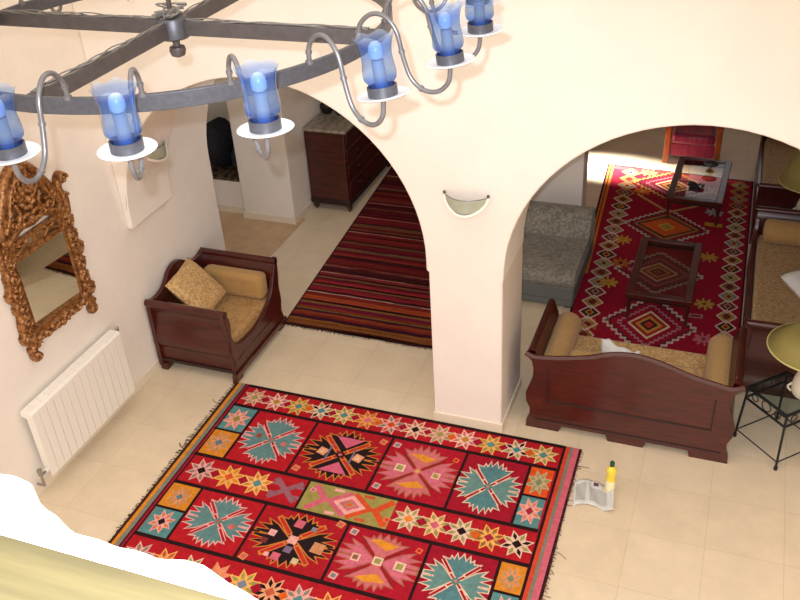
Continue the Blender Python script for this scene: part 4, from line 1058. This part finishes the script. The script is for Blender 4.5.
# ------------------------------------------------------------------ wall sconces
def build_sconce():
    t = thing('half_moon_sconce', (0, 0, 0), '', 'wall light', 'half-moon wall lights')
    # local: the wall is the plane y=0; a bowed half-moon of frosted glass stands off it, flat edge up
    R_ = .155
    def P(a, k, off=0.):
        x = R_*a*k; y = -(.035+.085*(1-a*a))-off
        return (x, y, -.115*math.sqrt(max(0, 1-a*a))*k)
    MB().grid(lambda u, v: (R_*(2*u-1), -(.035+.085*(1-(2*u-1)**2)), -.115*math.sqrt(max(0, 1-(2*u-1)**2))*v), 32, 10).build('frosted_glass', M['frost'], t, smooth=60, solid=.004)
    arcp = [Vector((-R_*math.cos(PI*i/36), -(.037+.085*(1-math.cos(PI*i/36)**2)), -.115*math.sin(PI*i/36))) for i in range(37)]
    MB().tube(arcp, .012, 8).build('white_rim', M['sconce'], t)
    MB().tube([Vector((p.x*.84, p.y-.004, p.z*.84-.004)) for p in arcp], .0022, 6).tube([Vector((R_*(i/12-1), -(.037+.085*(1-(i/12-1)**2)), .002)) for i in range(25)], .003, 6).build('metal_edge', M['pewter'], t)
    br = MB().tube([(0, -.002, -.06), (0, -.05, -.09), (0, -.112, -.105)], .009, 8).box(-.04, .04, -.012, -.001, -.12, -.06)
    br.build('bracket', M['dark_metal'], t)
    for sx in (-1, 1): MB().ball((sx*R_, -.035, .012), .011, 8).tube([(sx*R_, -.035, .005), (sx*R_, -.001, -.01)], .004, 6).build('corner_knob', M['pewter_dark'], t)
    MB().lathe([(.0001, -.09), (.012, -.09), (.013, -.05), (.02, -.03), (.012, -.005), (.0001, -.002)], (0, -.05, -.035), 14).build('bulb', M['bulb'], t)
    return t
sc = build_sconce(); sc.location = (-1.625, 5.33, 2.075); sc['label'] = 'white-rimmed half-moon glass wall light on the front of the central pillar'
sc2 = copy_tree(sc); sc2.location = (-4.495, 5.76, 1.98); sc2.rotation_euler = (0, 0, PI/2); sc2['label'] = 'half-moon glass wall light inside the left arch, seen edge-on under the blue lamps'

# ------------------------------------------------------------------ newspaper and bottle
def build_paper():
    t = thing('newspaper', (-.58, 4.84, 0), 'crumpled folded newspaper on the floor beside the yellow bottle', 'newspaper')
    ang = math.radians(8)
    def leaf(u, v, lift):
        x = -.15+.30*u; y = -.13+.25*v
        z = .005+lift+.05*max(0, u-.72)**1.0*(3)+.012*math.sin(u*9+v*3)**2+.014*math.exp(-((u-.34)/.04)**2)
        x -= .04*max(0, u-.85)*3
        yy = y+.03*math.sin(u*5)
        return (-.550+x*math.cos(ang)-yy*math.sin(ang), 4.845+x*math.sin(ang)+yy*math.cos(ang), z)
    MB().grid(lambda u, v: leaf(u, v, 0), 26, 14).build('sheet', M['paper'], t, smooth=60, solid=.006)
    MB().grid(lambda u, v: leaf(.38+.40*u, .14+.56*v, .0045), 14, 10).build('printed_columns', M['ink'], t, smooth=60, label='grey printed text columns')
    MB().grid(lambda u, v: leaf(.46+.12*u, .80+.13*v, .0045), 6, 6).build('printed_picture', M['picture'], t, smooth=60, label='small purplish printed picture')
    MB().grid(lambda u, v: leaf(.05+.24*u, .14+.7*v, .0045), 10, 10).build('printed_columns', M['ink'], t, smooth=60)
    tag(t, 'crumpled folded newspaper on the floor beside the yellow bottle', 'newspaper')
build_paper()
bt = thing('plastic_bottle', (-.455, 4.93, 0), 'yellow plastic bottle with green cap standing on the floor', 'bottle')
MB().lathe([(.0001, 0), (.032, 0), (.036, .01), (.036, .12), (.031, .16), (.038, .19), (.036, .215), (.02, .235), (.013, .24), (.013, .25)], (-.455, 4.93, 0), 20).build('body', M['yellow'], bt, smooth=50)
MB().lathe([(.0365, .03), (.0368, .115)], (-.455, 4.93, 0), 20).build('paper_label', M['label_white'], bt)
MB().lathe([(.016, .245), (.017, .275), (.012, .285), (.0001, .287)], (-.455, 4.93, 0), 14).build('cap', M['green'], bt)

# ------------------------------------------------------------------ chandelier
def build_chandelier():
    hub = Vector((-1.7065, 2.4336, 4.05)); RR = .69
    t = thing('ring_chandelier', hub, 'round iron chandelier ring with curled arms holding blue glass lamps', 'chandelier')
    ORIGIN[t.name] = hub
    def P(r, a, z): return (hub.x+r*math.cos(a), hub.y+r*math.sin(a), hub.z+z)
    n = 96; m_ = MB(); vs, fs = [], []
    for i in range(n):
        a = 2*PI*i/n
        for r, z in ((RR-.007, -.045), (RR+.007, -.045), (RR+.007, 0), (RR-.007, 0)): vs.append(P(r, a, z))
    for i in range(n):
        j = (i+1) % n; fs += [(i*4+k, i*4+(k+1) % 4, j*4+(k+1) % 4, j*4+k) for k in range(4)]
    m_.add(vs, fs).build('ring', M['pewter_dark'], t, smooth=30, bevel=.002)
    for a in (-89.5, .5, 90.5, 180.5):
        q = math.radians(a)
        MB().bar(P(.035, q, -.022), P(RR-.006, q, -.022), .024, .046).build('spoke', M['iron'], t, smooth=0, bevel=.003)
        for j in range(3):
            pts = [P(r_, q+(.02*math.sin(r_*23+j*2.1))/max(.2, r_)*.38, .002+.003*math.sin(r_*31+j*2)+.002*j) for r_ in np.linspace(.03, RR-.02, 26)]
            MB().tube(pts, .0022, 5).build('wire', M['wire'], t)
    MB().lathe([(.0001, .012), (.048, .012), (.052, .006), (.052, -.05), (.044, -.056), (.0001, -.056)], hub, 24).build('hub', M['pewter_dark'], t, smooth=40)
    MB().lathe([(.012, -.055), (.012, -.082), (.024, -.084), (.027, -.096), (.022, -.112), (.008, -.118), (.0001, -.118)], hub, 18).build('finial', M['iron'], t)
    for k in range(7):
        r2 = random.Random(k+3); pts = [hub+Vector((r2.uniform(-.05, .05), r2.uniform(-.05, .05), r2.uniform(.01, .05))) for _ in range(6)]
        MB().tube(smooth_path(pts, 5), .003, 5).build('wire', M['wire'], t)
    MB().tube([hub+Vector((0, 0, 0)), hub+Vector((0, 0, HT-4.05))], .008, 8).build('hanging_rod', M['iron'], t)
    # one arm, built along +x at the hub, then copied round the ring
    path = smooth_path([(RR, 0, -.004), (RR+.008, 0, .045), (RR+.045, 0, .078), (RR+.088, 0, .078), (RR+.125, 0, .04), (RR+.143, 0, -.03), (RR+.165, 0, -.088), (RR+.205, 0, -.118), (RR+.25, 0, -.116), (RR+.282, 0, -.085), (RR+.29, 0, -.035)], 5)
    ra = bpy.data.objects.new('arm', None)
    am = MB().tube([hub+p for p in path], .0068, 10)
    for k in (3, 24, 34): 
        p0, p1 = hub+path[k], hub+path[k+1]; d = (p1-p0).normalized()*.004
        am.tube([p0-d, p0+d], .009, 10)
    am.tube([hub+path[0]+Vector((0, 0, -.002)), hub+path[0]+Vector((0, 0, .008))], .011, 8)
    arm = am.build('arm', M['pewter'], t, smooth=50)
    px = hub+Vector((RR+.29, 0, 0))
    MB().lathe([(.0001, -.034), (.030, -.035), (.060, -.031), (.068, -.026), (.066, -.024), (.030, -.030), (.0001, -.030)], px, 32).build('drip_plate', M['plate'], arm)
    MB().lathe([(.035, -.031), (.038, -.028), (.038, -.003), (.035, -.003), (.034, -.02), (.0001, -.02)], px, 28).build('cup', M['pewter_dark'], arm, smooth=40)
    def flare(i, a, r, z):
        if i >= 17: k = (i-16)/4; return r*(1+.02*k*math.cos(6*a)), z+.0045*k*math.cos(6*a)
        return r, z
    gp = s2([(.030, -.012), (.033, .003), (.0415, .015), (.0425, .032), (.039, .060), (.0395, .080), (.045, .104), (.055, .126), (.066, .138)], 3)
    gp = gp[:21]
    MB().lathe(gp, px, 48, wav=flare).build('glass_shade', M['bglass'], arm, smooth=60)
    MB().lathe([(.0001, -.02), (.016, -.02), (.016, .06), (.0001, .062)], px, 16).build('candle_sleeve', M['ivory'], arm, smooth=50)
    MB().lathe([(.012, .062), (.018, .068), (.019, .084), (.016, .097), (.008, .104), (.0001, .105)], px, 16).build('bulb', M['bulb'], arm, smooth=60)
    kids = [k for k in C.objects if k.parent == arm]
    angs = {0: -79.8, 1: -63.8, 2: -45.3, 3: -26.0, 4: -8.8, 5: 8.3}
    tilt = {2: -3, 3: -9, 4: -7, 5: -3}
    first = True
    for k in range(20):
        a = math.radians(angs.get(k, -81+18*k))
        if first: c, first = arm, False
        else:
            c = arm.copy(); C.objects.link(c); c.parent = t
            for ch in kids:
                d = ch.copy(); C.objects.link(d); d.parent = c
        tl = math.radians(tilt.get(k, 0)); piv = Vector((RR+.29, 0, -.03))
        c.matrix_basis = Matrix.Rotation(a, 4, 'Z')
        if tl:
            Mt = Matrix.Translation(piv) @ Matrix.Rotation(tl, 4, 'Y') @ Matrix.Translation(-piv)
            for d in [q for q in C.objects if q.parent == c]: d.matrix_basis = Mt
    bpy.data.objects.remove(ra)
build_chandelier()

# ------------------------------------------------------------------ light
W = bpy.data.worlds.new('world'); S.world = W; W.use_nodes = True
W.node_tree.nodes['Background'].inputs[0].default_value = (1, .885, .775, 1)
W.node_tree.nodes['Background'].inputs[1].default_value = 1.56
def light(name, kind, loc, energy, col=(1, 1, 1), target=None, **kw):
    l = bpy.data.lights.new(name, kind); l.energy = energy; l.color = col
    for k, v in kw.items(): setattr(l, k, v)
    o = bpy.data.objects.new(name, l); C.objects.link(o); o.location = loc
    if target is not None: o.rotation_euler = (Vector(target)-Vector(loc)).to_track_quat('-Z', 'Y').to_euler()
    return o
# camera flash
fpos = CAM+uu_*.055-rr_*.045
light('camera_flash', 'SPOT', fpos, 570, (.86, .94, 1.06), fpos+fw*3-uu_*.5, spot_size=math.radians(76), spot_blend=.7, shadow_soft_size=.012)
# assumed daylight from the left, low along the floor; area light, no window built
light('assumed_daylight', 'AREA', (-3.9, 10.75, 1.1), 32, (1, .95, .86), (-1.4, 10.5, 0), shape='RECTANGLE', size=.3, size_y=.2, spread=math.radians(16))
light('rear_left_fill', 'AREA', (-3.3, 7.3, 2.9), 11, (1, .94, .86), (-3.3, 7.3, 0), shape='DISK', size=.5)  # added fill with no fixture, brightens the rear left room from above
light('passage_fill', 'AREA', (-6.9, 7.0, 2.2), 6, (1, .95, .88), (-5.2, 8.0, .3), shape='DISK', size=.5)  # added fill, no window behind it; lifts the passage and alcove faces
light('rear_room_fill', 'AREA', (0.2, 12.9, 1.7), 4, (.92, .95, 1), (-.4, 9, .3), shape='RECTANGLE', size=1.4, size_y=1.0)  # added light by the back wall, no window there; brightens the back floor

S.view_settings.view_transform = 'Standard'; S.view_settings.look = 'None'; S.view_settings.exposure = 0; S.view_settings.gamma = 1
S.view_settings.use_curve_mapping = False
